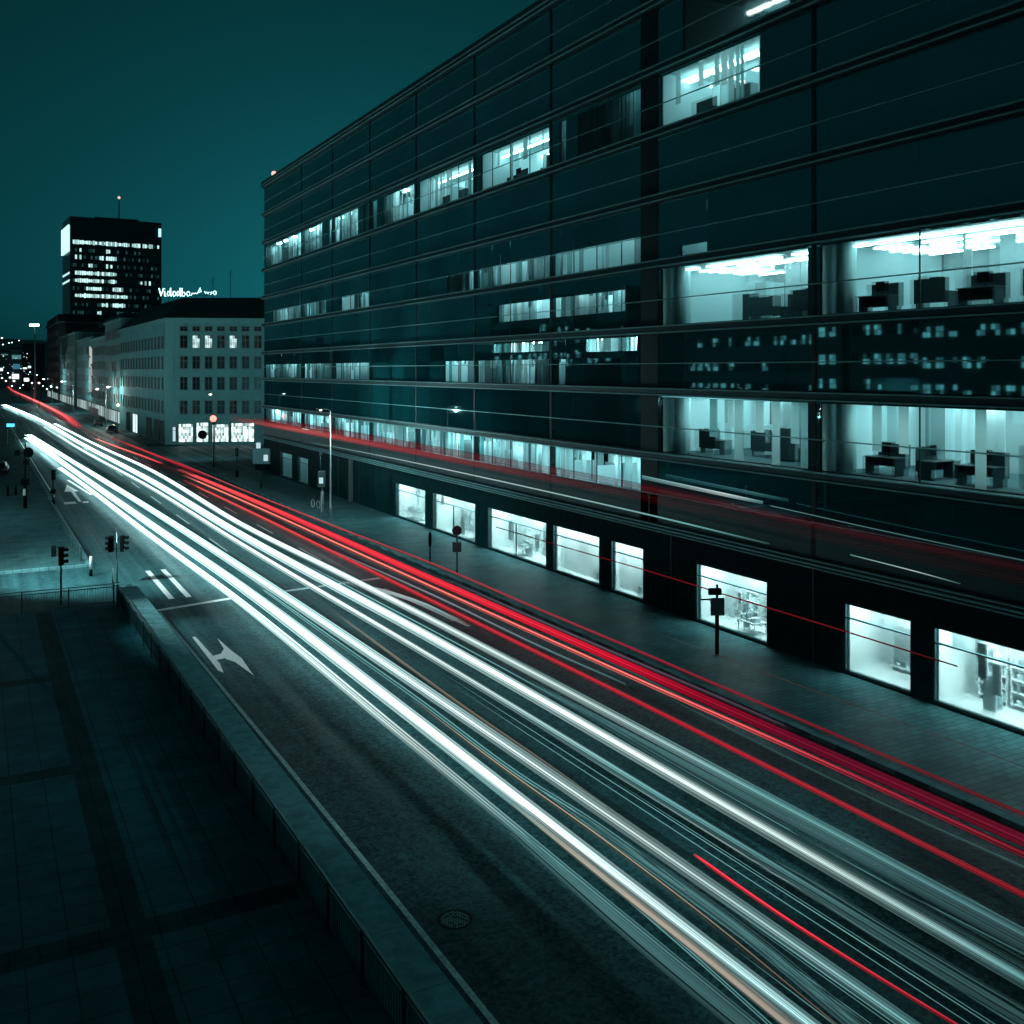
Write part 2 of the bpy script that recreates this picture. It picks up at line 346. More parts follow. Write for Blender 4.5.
# markings
def mark(pts, m, name='road_marking', z=.0045):
    b = MB(); b.quad([(x, y, z) for x, y in pts]); return tag(b.build(name, m), kind='structure')
def strip(x0, x1, y0, y1, m=M_PAINT): mark([(x0, y0), (x1, y0), (x1, y1), (x0, y1)], m)
mark([(8.78, -20), (8.94, -20), (8.80, 22.3), (8.72, 32), (8.42, 54.0), (8.28, 54.0), (8.58, 32), (8.66, 22.3)], M_PAINT_WORN)
mark([(7.95, 54.2), (12.4, 55.3), (12.4, 55.75), (7.95, 54.65)], M_PAINT)
mark([(15.0, 55.6), (21.4, 56.5), (21.4, 56.9), (15.0, 56.0)], M_PAINT_WORN)
for x in (9.42, 10.34): strip(x - .15, x + .15, 56.9, 65.6)
mark([(8.88, 42.4), (9.02, 42.0), (9.16, 43.4), (9.08, 48.3), (8.92, 48.3)], M_PAINT)
mark([(9.12, 44.0), (9.55, 44.1), (9.55, 44.9), (9.12, 44.7)], M_PAINT)
mark([(9.55, 43.9), (9.78, 43.3), (10.02, 41.0), (10.16, 43.8), (10.02, 45.4), (9.92, 47.6), (9.80, 45.6), (9.55, 45.0)], M_PAINT)
mark([(8.6, 103), (8.85, 103), (8.95, 112), (9.3, 112), (8.75, 119), (8.0, 112), (8.6, 112)], M_PAINT)
strip(7.3, 8.3, 101.6, 103.4); strip(8.9, 9.4, 101.9, 103.0)
mark([(10.1, 108), (10.3, 108), (9.3, 124), (9.1, 124)], M_PAINT)
for y in range(4, 400, 12):
    if not 52 < y < 60: strip(19.95, 20.08, y, y + 5, M_PAINT_WORN)
mark([(20.4, 53.8), (20.65, 53.8), (21.45, 45.8), (21.3, 44.0), (21.1, 44.0)], M_PAINT_WORN)
for y in range(70, 400, 14): strip(15.2, 15.34, y, y + 6, M_PAINT_WORN)
strip(6.75, 6.9, 108, 260, M_PAINT)
M_PATCH = mat('tar_patch', (.014, .062, .068), .8, var=.4, scale=9, spec=.05)
# manhole cover
mh = MB(); cx, cy0 = 9.6, 20.65
def ring(r0, r1, z, mi):
    for k in range(24):
        a0, a1 = 2 * math.pi * k / 24, 2 * math.pi * (k + 1) / 24
        mh.quad([(cx + r0 * math.cos(a0), cy0 + r0 * math.sin(a0), z), (cx + r1 * math.cos(a0), cy0 + r1 * math.sin(a0), z), (cx + r1 * math.cos(a1), cy0 + r1 * math.sin(a1), z), (cx + r0 * math.cos(a1), cy0 + r0 * math.sin(a1), z)], mi)
ring(.01, .36, .006, 0); ring(.36, .40, .005, 1); ring(.40, .47, .007, 0)
for i in range(-5, 6):
    for j in range(-5, 6):
        x, y = i * .062 + (j % 2) * .03, j * .062
        if x * x + y * y < .33 ** 2 and random.random() < .72: mh.box(cx + x - .018, cx + x + .018, cy0 + y - .018, cy0 + y + .018, .005, .016, 2)
o = mh.build('manhole_cover', [mat('cast_iron', (.03, .04, .042), .5, .6), M_BLACK, mat('worn_cast_iron', (.22, .36, .37), .5, .2)])
tag(o, 'round cast iron manhole cover with a studded pattern in the near lane', 'manhole cover')

# ---------------------------------------------------------------- office block
LV = [4.3, 7.97, 11.3, 14.5, 17.9, 21.28, 24.64, 27.95, 31.4, 34.9]
BAY = [122.66, 106.6, 95.9, 85.2, 74.5, 63.8, 53.1, 42.9, 31.2, 20.5, 6.0]
off = empty('office_building', (FX, 64, 0), 0, 'long dark glass office block with pale horizontal bands and lit floors', 'office building')
Y0, Y1 = 6.0, 122.66
# lit ranges: floor, near Y, far Y, lower and upper share of the storey, style
LIT = []
def lit(fl, pxa, pxb, lo, hi, style): LIT.append((fl, along(pxb) if pxb < 1024 else Y0 + .3, along(pxa), lo, hi, style))
lit(7, 264.6, 322, .10, .86, 'busy'); lit(7, 328, 358, .10, .86, 'mid'); lit(7, 363.5, 377, .1, .86, 'dim'); lit(7, 383, 414, .1, .86, 'mid')
lit(7, 418.5, 473, .1, .86, 'lamp'); lit(7, 481, 549, .1, .86, 'lamp'); lit(7, 559.5, 566, .1, .86, 'lamp'); lit(7, 578, 643, .1, .86, 'dark')
lit(7, 661, 760, .1, .9, 'lamp')
lit(8, 683, 790, .1, .9, 'lampsonly')
lit(5, 272, 300, .10, .5, 'mid'); lit(5, 300.4, 326, .1, .5, 'busy'); lit(5, 340, 373, .1, .5, 'busy'); lit(5, 447, 500, .1, .5, 'mid'); lit(5, 500.5, 560, .1, .5, 'busy'); lit(5, 560.5, 643, .1, .5, 'lamp')
lit(5, 680, 707, .08, .24, 'lamp')
lit(4, 497, 540, .36, .70, 'busy'); lit(4, 540.3, 625, .36, .70, 'busy')
lit(4, 661, 808, .08, .94, 'bright'); lit(4, 820, 1024, .08, .94, 'bright')
lit(3, 265, 330, .10, .58, 'busy'); lit(3, 330.5, 373, .1, .58, 'busy'); lit(3, 444, 500, .10, .58, 'bright2'); lit(3, 500.3, 549, .1, .58, 'bright2'); lit(3, 557, 565.5, .1, .58, 'mid')
lit(3, 494, 549, .74, .93, 'dim'); lit(3, 584, 637, .70, .93, 'mid')
lit(2, 661, 808, .08, .94, 'bright3'); lit(2, 820, 1024, .08, .94, 'bright3')
lit(1, 265, 330, .55, .97, 'busy'); lit(1, 330.3, 420, .50, .97, 'bright2'); lit(1, 420.3, 540, .48, .97, 'bright2'); lit(1, 540.3, 643, .48, .97, 'bright2')

RAIL = .48    # height share of the thin rail within a storey
def span(fl): return LV[fl - 1], LV[fl]
# windows, one per bay and storey: frame with mullions > pane; clear where a room behind is lit
for fl in range(1, 10):
    z0, z1 = span(fl); zr = z0 + RAIL * (z1 - z0)
    for k in range(len(BAY) - 1):
        ya, yb = BAY[k + 1] + .12, BAY[k] - .12
        here = [l for l in LIT if l[0] == fl and l[2] > ya and l[1] < yb]
        ys = {ya, yb}
        nm = max(2, round((yb - ya) / 2.7)) if k < 7 else (2 if k > 7 else 1)
        mull = [ya + (yb - ya) * i / nm for i in range(nm + 1)]
        ys.update(mull)
        for l in here:
            for q in (l[1], l[2]):
                if ya < q < yb: ys.add(q)
        ys = sorted(ys); zs = {z0 + .3, z1 - .12}
        for l in here: zs.update((max(z0 + .3, z0 + l[3] * (z1 - z0)), min(z1 - .12, z0 + l[4] * (z1 - z0))))
        zs = sorted(zs)
        p = MB()
        for i in range(len(ys) - 1):
            if ys[i + 1] - ys[i] < .01: continue
            ym = (ys[i] + ys[i + 1]) / 2
            for j in range(len(zs) - 1):
                zm = (zs[j] + zs[j + 1]) / 2
                isl = any(l[1] < ym < l[2] and z0 + l[3] * (z1 - z0) < zm < z0 + l[4] * (z1 - z0) for l in here)
                dx = random.uniform(-.010, .010)
                p.quad([(FX + dx, ys[i], zs[j]), (FX - dx, ys[i], zs[j + 1]), (FX - dx, ys[i + 1], zs[j + 1]), (FX + dx, ys[i + 1], zs[j])], 1 if isl else 0)
        f = MB()
        for q in mull: f.box(FX + .012, FX + .06, q - .022, q + .022, z0 + .3, z1 - .12)
        f.box(FX - .012, FX + .055, ya - .022, yb + .022, z0 + .281, z0 + .32); f.box(FX - .012, FX + .055, ya - .022, yb + .022, z1 - .14, z1 - .105)
        fo = f.build('window', M_MULL, off)
        p.build('window_pane', [M_DGLASS, M_SATIN if k >= 7 else M_CLEAR], fo)
        if fl == 1:
            sp = MB(); sp.box(FX - .03, FX - .0151, ya - .05, yb + .05, z0 + .285, z0 + .465 * (z1 - z0)); sp.build('spandrel', M_FASC, off)
# cornice bands, rails, core, roof
for i, z in enumerate(LV):
    c = MB(); top = i == 9
    c.box(FX - .30, FX + .5, Y0, Y1, z - .10, z + .28, 1)       # fascia
    c.box(FX - .42, FX - .302, Y0, Y1 + .1, z + .22, z + .27)   # upper lip
    c.box(FX - .42, FX - .302, Y0, Y1 + .1, z - .10, z - .05)   # lower lip
    if i == 0: c.box(FX - .50, FX - .302, Y0, Y1 + .1, z + .06, z + .12)
    c.build('cornice', [M_ALU, M_FASC], off)
for fl in range(1, 10):
    z0, z1 = span(fl); zr = z0 + RAIL * (z1 - z0)
    r = MB(); r.box(FX - .07, FX - .02, Y0, Y1, zr - .025, zr + .025); r.build('rail', M_ALU, off)
for k in range(1, len(BAY) - 1):
    c = MB(); y = BAY[k]; wd = .75 if k == 7 else .119
    for fl in range(1, 10):
        z0, z1 = span(fl); c.box(FX - .03, FX + .35, y - wd, y + wd, z0 + .281, z1 - .101)
    c.build('pilaster', M_MULL, off)
c = MB()
for fl in range(1, 10):
    z0, z1 = span(fl); c.box(FX + .5, FX + 21, Y0, Y1, z0 - .09, z0 + .26)
c.build('floor_slab', M_CONC, off)
c = MB(); c.box(FX + 8.2, FX + 20, Y0 + .2, Y1 - .3, 0, 34.8); c.box(FX + .4, FX + 8.19, Y0 + .01, Y0 + .2, .2, 34.8); c.build('core_wall', M_STONE, off)
c = MB(); c.box(FX + .1, FX + 20.9, Y1 - .25, Y1, .2, 34.85); c.build('end_wall', M_STONE, off)
c = MB(); c.box(FX - .2, FX + 21, Y0, Y1, 35.0, 35.3); c.build('roof', M_CONC, off)
c = MB(); c.box(FX - .32, FX - .05, Y0, Y1 + .05, 35.18, 35.55); c.build('parapet', M_ALU_D, off)

# rooms behind the lit glass
def room(fl, ya, yb, lo, hi, style):
    z0, z1 = span(fl); zf, zc = z0 + .27, z1 - .12
    big = style in ('bright', 'bright3')
    dep = {'bright': 7.5, 'bright3': 6.5, 'busy': 2.2, 'mid': 2.6, 'dim': 3.0, 'dark': 2.5, 'lamp': 6.0, 'lampsonly': 7.0, 'bright2': 2.6}[style]
    x0, x1 = FX + .14, FX + dep
    c = MB(); dark = style in ('lampsonly',)
    # shell: floor, ceiling, ends
    c.quad([(x0, ya, zf + .01), (x1, ya, zf + .01), (x1, yb, zf + .01), (x0, yb, zf + .01)], 2)
    c.quad([(x0, ya, zc), (x1, ya, zc), (x1, yb, zc), (x0, yb, zc)], 2 if dark else 1)
    for y in (ya + .01, yb - .01): c.quad([(x0, y, zf), (x1, y, zf), (x1, y, zc), (x0, y, zc)], 2 if dark else 0)
    # back wall in uneven panels (doors, cupboards, partitions)
    y = ya
    while y < yb:
        wd = random.choice((.3, .45, .7, .9, 1.3, 1.9)); y2 = min(yb, y + wd); xx = x1 - random.uniform(0, .25)
        zt = zf + random.choice((1., 1., .72)) * (zc - zf)
        c.quad([(xx, y, zf), (xx, y, zt), (xx, y2, zt), (xx, y2, zf)], 2 if dark else 0)
        if zt < zc - .1: c.quad([(xx + .2, y, zt - .3), (xx + .2, y, zc), (xx + .2, y2, zc), (xx + .2, y2, zt - .3)], 0)
        y = y2
    # cross partitions
    if not big and not dark:
        y = ya + random.uniform(1.2, 2.6)
        while y < yb - .6:
            d0 = random.uniform(.5, .9); xa = x0 + .3 + (dep * .3 if style == 'lamp' else .0)
            c.box(xa, x1 - .3, y, y + .1, zf, zc - random.choice((0.02, .5, .9)), 0); y += random.uniform(1.6, 3.6)
    rm = c.build('office_room', [M_WALL_IN, M_CEIL, M_FLOOR], off)
    if big:
        y = ya + 1.5
        while y < yb - 1.2:
            P_ = MB(); xx = FX + random.uniform(2.2, dep - 1.2); hh = random.choice((1.25, 1.5, 2.1, zc - zf - .02)); P_.box(xx, xx + random.choice((.08, .08, 1.2)), y, y + random.uniform(.25, 1.1), zf + .02, zf + hh); P_.build('partition', M_WALL_IN, rm); y += random.uniform(.9, 2.2)
    # lamps
    L = MB(); es = E_STRIP
    if style == 'bright':
        for xr in (1.2, 2.9, 4.6, 6.3):
            y = ya + .5
            while y < yb - .8:
                ln = min(random.choice((1.5, 2.4, 3.2)), yb - .3 - y); L.box(FX + xr, FX + xr + .12, y, y + ln, zc - .16, zc - .08); y += ln + random.choice((.12, .3, .9))
    elif style == 'bright3':
        for xr in (1.3, 3.2, 5.2):
            y = ya + .4
            while y < yb - .8:
                ln = min(2.4, yb - .3 - y); L.box(FX + xr, FX + xr + .38, y, y + ln, zc - .06, zc - .03); y += ln + .5
    elif style in ('lamp', 'lampsonly'):
        for xr in ((1.6, 4.0) if style == 'lamp' else (5.2,)):
            y = ya + .25
            while y < yb - .3:
                ln = min(2.5, yb - .15 - y); L.box(FX + xr, FX + xr + .17, y, y + ln, zc - .34, zc - .24); y += ln + .22
    else:
        y = ya + .3
        n = {'busy': 2.2, 'mid': 3.6, 'dim': 5.0, 'dark': 60, 'bright2': 1.6}[style]; es = E_STRIP_D if style in ('dim', 'dark') else E_ROOM
        while y < yb - .2:
            ln = min(1.1, yb - .1 - y); L.box(FX + .9, FX + 1.15, y, y + ln, zc - .14, zc - .06); y += ln + n * random.uniform(.6, 1.4)
    if L.v: L.build('strip_lamp', es, rm)
    # hanging blinds
    if style in ('busy', 'mid', 'bright2', 'dim', 'dark', 'bright3', 'lamp'):
        B = MB(); y = ya + .02
        frac = {'busy': .55, 'mid': .8, 'bright2': .6, 'dim': .85, 'dark': .97, 'bright3': .22, 'lamp': .22}[style]
        while y < yb - .15:
            wd = random.uniform(.15, .62); y2 = min(yb - .02, y + wd)
            if random.random() < frac:
                zb = zf + .02 if random.random() < .7 else zf + random.uniform(.3, .6) * (zc - zf)
                xx = FX + .2 + random.uniform(0, .08)
                B.quad([(xx, y, zb), (xx, y, zc - .02), (xx, y2, zc - .02), (xx, y2, zb)])
            y = y2 + random.uniform(0, .12)
        if B.v: B.build('blind', M_BLIND, rm)
    # round column at the window line
    if big:
        for yy in (yb - .55,):
            cc = MB(); cc.tube([(FX + .95, yy, zf), (FX + .95, yy, zc)], .42, 16); cc.build('column', M_COLUMN, rm, smooth=True)
    return zf
DESKS = []
for l in LIT:
    zf = room(*l)
    if l[5] in ('bright', 'bright3', 'lamp') and l[2] - l[1] > 4: DESKS.append((l, zf))

# office desks silhouetted in the two bright floors and the upper lit rooms
def make_desk():
    t = empty('office_desk', (0, 0, 0))
    b = MB(); b.bbox(-.4, .4, -.8, .8, .70, .74, .01); b.build('desktop', M_FURN, t, True)
    for sy in (-.76, .72):
        b = MB(); b.box(-.38, .38, sy, sy + .04, 0, .699); b.build('leg', M_FURN, t, True)
    b = MB(); b.box(.41, .44, -.8, .8, .3, 1.25); b.build('screen_panel', M_FURN, t, True)
    m = MB(); m.box(.1, .14, -.32, .32, .92, 1.32); m.box(.11, .13, -.03, .03, .741, .92); m.box(0, .24, -.12, .12, .7405, .755); m.build('monitor', M_BLACK, t, True)
    return t
def make_cabinet():
    t = empty('office_cabinet', (0, 0, 0))
    b = MB(); b.bbox(-.25, .25, -.6, .6, .06, 1.55, .01); b.build('cabinet_body', M_FURN, t, True)
    b = MB(); b.box(-.22, .22, -.56, .56, 0, .06); b.build('plinth', M_BLACK, t, True)
    for s in (-.29, .29):
        b = MB(); b.box(-.27, -.252, s - .26, s + .26, .12, 1.5); b.build('door', M_FURN, t, True)
    return t
desk0 = make_desk(); cab0 = make_cabinet(); ud = uc = False
for (fl, ya, yb, lo, hi, st), zf in DESKS:
    where = {4: 'upper bright office floor', 2: 'lower bright office floor', 7: 'lit office row high on the facade', 5: 'half lit office row'}[fl]
    if fl == 5: continue
    if fl == 7 and yb < 42.5: where = 'lit top office at the upper edge'
    y = ya + 1.0
    while y < yb - 1.6:
        if random.random() < .8:
            d = copy_tree(desk0) if ud else desk0; ud = True
            d.location = (FX + random.choice((1.3, 1.8, 3.0)), y, zf + .02); d.rotation_euler = (0, 0, random.choice((0, math.pi, math.pi / 2)))
            tag(d, 'dark desk with a monitor silhouetted inside the ' + where, 'desk', 'desks on the ' + where)
        else:
            d = copy_tree(cab0) if uc else cab0; uc = True
            d.location = (FX + random.choice((2.2, 3.4)), y, zf + .02); d.rotation_euler = (0, 0, 0)
            tag(d, 'tall dark cabinet silhouetted inside the ' + where, 'cabinet', 'cabinets on the ' + where)
        y += random.uniform(1.7, 2.6)

# ground floor: stone wall with shop windows
SHOPS = [(16.8, along(932))] + [(along(b_), along(a_)) for a_, b_ in ((843, 911), (695, 767), (610, 643), (552, 599), (487, 546), (432, 475), (395, 425), (297, 308), (280, 292))]
ZS0, ZS1 = .22, 3.02
edges = [Y0] + [q for s in SHOPS for q in s] + [Y1]
b = MB()
for i in range(0, len(edges), 2): b.box(FX, FX + .4, edges[i], edges[i + 1], .13, 4.19)
for s in SHOPS:
    b.box(FX + .001, FX + .4, s[0], s[1], ZS1, 4.19); b.box(FX + .001, FX + .4, s[0], s[1], .13, ZS0)
b.build('base_wall', M_STONE, off)
b = MB()
for y in (31.2, 41.0, 83.5, 88, 94, 115):
    b = MB(); b.box(FX - .05, FX - .002, y - .03, y + .03, .14, 4.18)
    b.build('wall_joint', M_ALU_D, off)
for y in (90.0,):
    b = MB(); b.box(FX - .28, FX - .003, y - .22, y + .22, .131, 4.15); b.build('pillar', M_CONC, off)
SHELVES = []
for k, (ya, yb) in enumerate(SHOPS):
    f = MB(); zt = 2.42
    for y in (ya + .04, yb - .04): f.box(FX + .05, FX + .15, y - .04, y + .04, ZS0, ZS1)
    f.box(FX + .05, FX + .15, ya + .08, yb - .08, ZS0, ZS0 + .07); f.box(FX + .05, FX + .15, ya + .08, yb - .08, ZS1 - .06, ZS1); f.box(FX + .05, FX + .15, ya + .08, yb - .08, zt - .03, zt + .03)
    nm = max(1, round((yb - ya) / 4.4))
    for i in range(1, nm): q = ya + (yb - ya) * i / nm; f.box(FX + .06, FX + .14, q - .025, q + .025, ZS0 + .07, zt - .03)
    fo = f.build('shop_window', M_ALU_D, off)
    p = MB(); p.quad([(FX + .1, ya, ZS0), (FX + .1, ya, ZS1), (FX + .1, yb, ZS1), (FX + .1, yb, ZS0)]); p.build('window_pane', M_SATIN_SHOP, fo)
    far = k >= 8
    dep = 2.6 if not far else 1.4
    c = MB(); x0, x1 = FX + .4, FX + dep
    c.quad([(x0, ya - .3, .15), (x1, ya - .3, .15), (x1, yb + .3, .15), (x0, yb + .3, .15)], 1)
    c.quad([(x0, ya - .3, 3.3), (x1, ya - .3, 3.3), (x1, yb + .3, 3.3), (x0, yb + .3, 3.3)], 1)
    for y in (ya - .3, yb + .3): c.quad([(x0, y, .15), (x1, y, .15), (x1, y, 3.3), (x0, y, 3.3)], 0)
    y = ya - .3
    while y < yb + .3:
        y2 = min(yb + .3, y + random.uniform(.5, 1.5)); c.quad([(x1, y, .15), (x1, y, 3.3), (x1, y2, 3.3), (x1, y2, .15)], 0); y = y2
    rm = c.build('shop_room', [M_SHOPWALL, M_SHELF], off)
    L = MB()
    y = ya + .1
    while y < yb - .2:
        y2 = min(yb - .05, y + 1.6); L.box(FX + .7, FX + (1.7 if not far else .85), y, y2, 3.20, 3.26); y = y2 + .25
    L.build('ceiling_light', E_SHOP if not far else E_STRIP_D, rm)
    if not far:
        rb = random.Random(50 + k)
        for i in range(int((yb - ya) / .55)):
            yy = rb.uniform(ya, yb - .3); zz = rb.choice((.2, .2, .9, 1.4, 2.0)); bd = MB(); xx = FX + rb.uniform(.75, dep - .35)
            bd.box(xx, xx + .04, yy, yy + rb.uniform(.15, .8), zz, min(3.0, zz + rb.uniform(.35, 1.5))); bd.build('display_panel', M_GOODS, rm)
    SHELVES.append((ya, yb, dep, k))
    if k in (3, 4):
        B = MB(); y = ya + .05; rs = random.Random(k)
        while y < yb - .1:
            y2 = min(yb - .05, y + rs.uniform(.3, .8)); xx = FX + .62 + rs.uniform(0, .05); B.quad([(xx, y, .3), (xx, y, 3.1), (xx, y2, 3.1), (xx, y2, .3)]); y = y2 + .02
        B.build('sheer_curtain', M_SHEER, rm)
def make_shelf(seed, wd=1.2):
    random.seed(seed)
    t = empty('display_shelf', (0, 0, 0))
    f = MB()
    for y in (-wd / 2, wd / 2 - .03): f.box(-.2, .2, y, y + .03, 0, 1.9)
    f.build('shelf_frame', M_SHELF, t, True)
    for z in (.15, .6, 1.05, 1.5):
        b = MB(); b.box(-.19, .19, -wd / 2 + .031, wd / 2 - .031, z, z + .03); bo = b.build('shelf', M_SHELF, t, True)
        g = MB(); y = -wd / 2 + .06
        while y < wd / 2 - .15:
            w_ = random.uniform(.07, .26); h_ = random.uniform(.1, .36)
            if random.random() < .8: g.bbox(-.14, .12, y, y + w_, z + .0305, z + .03 + h_, .008)
            y += w_ + random.uniform(.01, .08)
        g.build('goods', M_GOODS, bo, True)
    return t
def make_display(seed):
    random.seed(seed)
    t = empty('display_table', (0, 0, 0))
    b = MB(); b.bbox(-.4, .4, -.6, .6, .5, .56, .01); b.build('table_top', M_SHELF, t, True)
    for sx in (-.35, .35):
        for sy in (-.55, .55):
            b = MB(); b.tube([(sx, sy, 0), (sx, sy, .499)], .025, 8); b.build('leg', M_POLE, t, True)
    g = MB()
    for i in range(6):
        y = -.5 + i * .18; h_ = random.uniform(.08, .4); g.bbox(-.25, .1, y, y + .14, .5605, .56 + h_, .01)
    g.build('goods', M_GOODS, t, True)
    return t
sh = [make_shelf(s) for s in (3, 4, 5)]; dt = make_display(9); used = set()
shopname = ['nearest shop window at the right edge', 'shop window left of the nearest one', 'shop window behind the signpost', 'narrow shop window fourth from the right', 'bright plain shop window fifth from the right',
            'wide shop window in the middle of the row', 'shop window behind the twin sign post', 'last shop window of the near row']
random.seed(21)
for ya, yb, dep, k in SHELVES:
    if k >= 8: continue
    y = ya + .75
    while y < yb - .7:
        r_ = random.random()
        if r_ < .58:
            i = random.randrange(3); o = copy_tree(sh[i]) if i in used else sh[i]; used.add(i)
            o.location = (FX + dep - .35, y, .155); tag(o, 'white display shelf with goods in the ' + shopname[k], 'display shelf', 'shelves in the ' + shopname[k])
        elif r_ < .85:
            o = copy_tree(dt) if 'd' in used else dt; used.add('d')
            o.location = (FX + 1.0, y, .155); tag(o, 'low display table with goods in the ' + shopname[k], 'display table', 'tables in the ' + shopname[k])
        y += 1.35
# red aviation light on the roof corner
t = empty('warning_light', (FX + .4, 119.5, 35.3), 0, 'small red warning light on the far roof corner of the office block', 'warning light')
b = MB(); b.tube([(0, 0, 0), (0, 0, .5)], .06, 8); b.build('stem', M_STEEL, t, True)
b = MB(); b.ball((0, 0, .78), .30, 1.1); b.build('lamp_glass', emis('warning_red', (1, .22, .18), 4.0), t, True, True)

# ---------------------------------------------------------------- traffic light streaks
WHITE, COOL, RED, DKRED, WARM = (.80, 1, .99), (.32, .83, .85), (1, .055, .09), (.42, .008, .035), (1, .80, .55)
def pchip(xs, ys):
    n = len(xs); d = [(ys[i + 1] - ys[i]) / (xs[i + 1] - xs[i]) for i in range(n - 1)]
    m = [d[0]] + [0 if d[i - 1] * d[i] <= 0 else 2 * d[i - 1] * d[i] / (d[i - 1] + d[i]) for i in range(1, n - 1)] + [d[-1]]
    def f(x):
        k = 0
        while k < n - 2 and x > xs[k + 1]: k += 1
        h = xs[k + 1] - xs[k]; t = (x - xs[k]) / h
        return (2 * t ** 3 - 3 * t * t + 1) * ys[k] + (t ** 3 - 2 * t * t + t) * h * m[k] + (-2 * t ** 3 + 3 * t * t) * ys[k + 1] + (t ** 3 - t * t) * h * m[k + 1]
    return f
def spline(pts, n):
    P = [Vector(p) for p in pts]; P = [P[0] * 2 - P[1]] + P + [P[-1] * 2 - P[-2]]; out = []
    segs = len(P) - 3
    for i in range(n):
        t = i / (n - 1) * segs; k = min(int(t), segs - 1); u = t - k; a, b, c, d = P[k:k + 4]
        out.append(.5 * ((2 * b) + (c - a) * u + (2 * a - 5 * b + 4 * c - d) * u * u + (3 * b - a - 3 * c + d) * u ** 3))
    return out
def lerp_prof(prof, u):
    u = max(prof[0][0], min(prof[-1][0], u))
    for q in range(len(prof) - 1):
        if prof[q][0] <= u <= prof[q + 1][0]:
            w_ = (u - prof[q][0]) / max(1e-6, prof[q + 1][0] - prof[q][0]); A, B = prof[q], prof[q + 1]
            return [A[1][j] + (B[1][j] - A[1][j]) * w_ for j in range(3)], A[2] + (B[2] - A[2]) * w_
def lerp_val(v, u):
    """v: number or list of (px, value)"""
    if not isinstance(v, list): return v
    if u <= v[0][0]: return v[0][1]
    for q in range(len(v) - 1):
        if u <= v[q + 1][0]: return v[q][1] + (v[q + 1][1] - v[q][1]) * (u - v[q][0]) / (v[q + 1][0] - v[q][0])
    return v[-1][1]
def x1_(p): return p[-1][0]
def streak(label, pts, z, half, nst, prof, rad=None, zs=.04, group='headlight trails', seed=0, core=2.2, floor=.10, rough=.75, run=True, fade=70):
    """pts: (px, py) surveyed on the photograph and carried to height z; half, rad: metres, by surveyed px; prof: (px, colour, strength)"""
    if x1_(pts) < 220: fade = 12
    rnd = random.Random(seed); f = pchip([p[0] for p in pts], [p[1] for p in pts])
    x0, x1 = pts[0][0], pts[-1][0]; n = max(6, int((x1 - x0) / 14)); xs = [x0 + (x1 - x0) * i / n for i in range(n + 1)]
    base = [Vector((*ground(x, f(x), z), z)) for x in xs]
    if run and x1 > 700: base.append(base[-1] + (base[-1] - base[-2]).normalized() * 7); xs.append(xs[-1] + 90)
    if rad is None: rad = [(60, .06), (280, .04), (480, .022), (900, .0125)]
    m = MB(); N = len(base)
    for k in range(nst):
        off = (2 * (k + .5) / nst - 1 + rnd.uniform(-.9, .9) / nst) if nst > 1 else 0
        wgt = (math.exp(-core * off * off) + floor) * rnd.uniform(1 - rough, 1 + rough) if nst > 1 else 1
        dz = rnd.uniform(-zs, zs); i0 = rnd.randrange(0, 2) if nst > 1 else 0
        j1 = rnd.randrange(0, 2) if (nst > 1 and not run) else 0
        rk = rnd.uniform(.7, 1.3) if nst > 1 else 1; path, glow, rs = [], [], []
        for i in range(i0, N - j1):
            a, c = base[max(i - 1, 0)], base[min(i + 1, N - 1)]; t = (c - a).normalized(); s = Vector((-t.y, t.x, 0))
            path.append(base[i] - s * off * lerp_val(half, xs[i]) + Vector((0, 0, dz)))
            col, st = lerp_prof(prof, xs[i]); e_ = max(0, min(1, wgt * 1.15)); glow.append(tuple((cc * e_ + (1 - e_) * (cc * .35 + .65 * cq)) * st * wgt for cc, cq in zip(col, COOL if col[1] > .5 else col))); tp = 1.0
            if x0 > 120: tp = min(1, .04 + (xs[i] - x0) / (fade * (.4 + .9 * rk)))
            if not run: tp = min(tp, .04 + (x1 - xs[i]) / (.5 * fade))
            rs.append(lerp_val(rad, xs[i]) * rk * max(.04, tp))
        m.tube(path, rs, 6, glow=glow)
    return tag(m.build('light_trail', M_TRAIL, glow=True, smooth=True), label, 'light trail', group)

PALE = (.80, 1, .97)
def hw(a, b, c): return [(4, a * 2.6), (70, a), (300, a), (600, b), (1000, c)]
streak('broad white headlight trail, upper of the two main white bands on the road', [(4, 405), (40, 420), (80, 443), (150, 480), (240, 534), (440, 643), (698, 791), (1024, 980)], .7, hw(.34, .28, .22), 34,
       [(0, WHITE, 9.0), (260, WHITE, 3.4), (420, WHITE, 1.9), (520, WHITE, 1.3), (680, PALE, .75), (860, (.68, .96, .93), .45), (1024, COOL, .28)], seed=1)
streak('dim teal glow above the broad upper white band, lower right', [(560, 698), (698, 779), (1024, 964)], .7, hw(.2, .14, .14), 10, [(560, COOL, .08), (680, COOL, .09), (1024, COOL, .06)], seed=21, core=.8)
streak('soft pale trail along the upper edge of the upper white band', [(55, 424), (100, 447), (150, 470), (240, 524), (338, 573), (440, 625), (640, 731), (1024, 937)], .7, hw(.30, .27, .24), 28,
       [(55, WHITE, 4.6), (300, WHITE, 2.4), (440, PALE, 1.05), (600, (.74, .98, .96), .62), (760, COOL, .42), (1024, COOL, .18)], seed=2)
streak('soft teal trail along the underside of the soft pale trail', [(520, 678), (640, 741), (1024, 947)], .7, hw(.14, .14, .13), 12, [(520, COOL, .16), (650, COOL, .22), (800, COOL, .15), (1024, COOL, .09)], seed=23, core=.9)
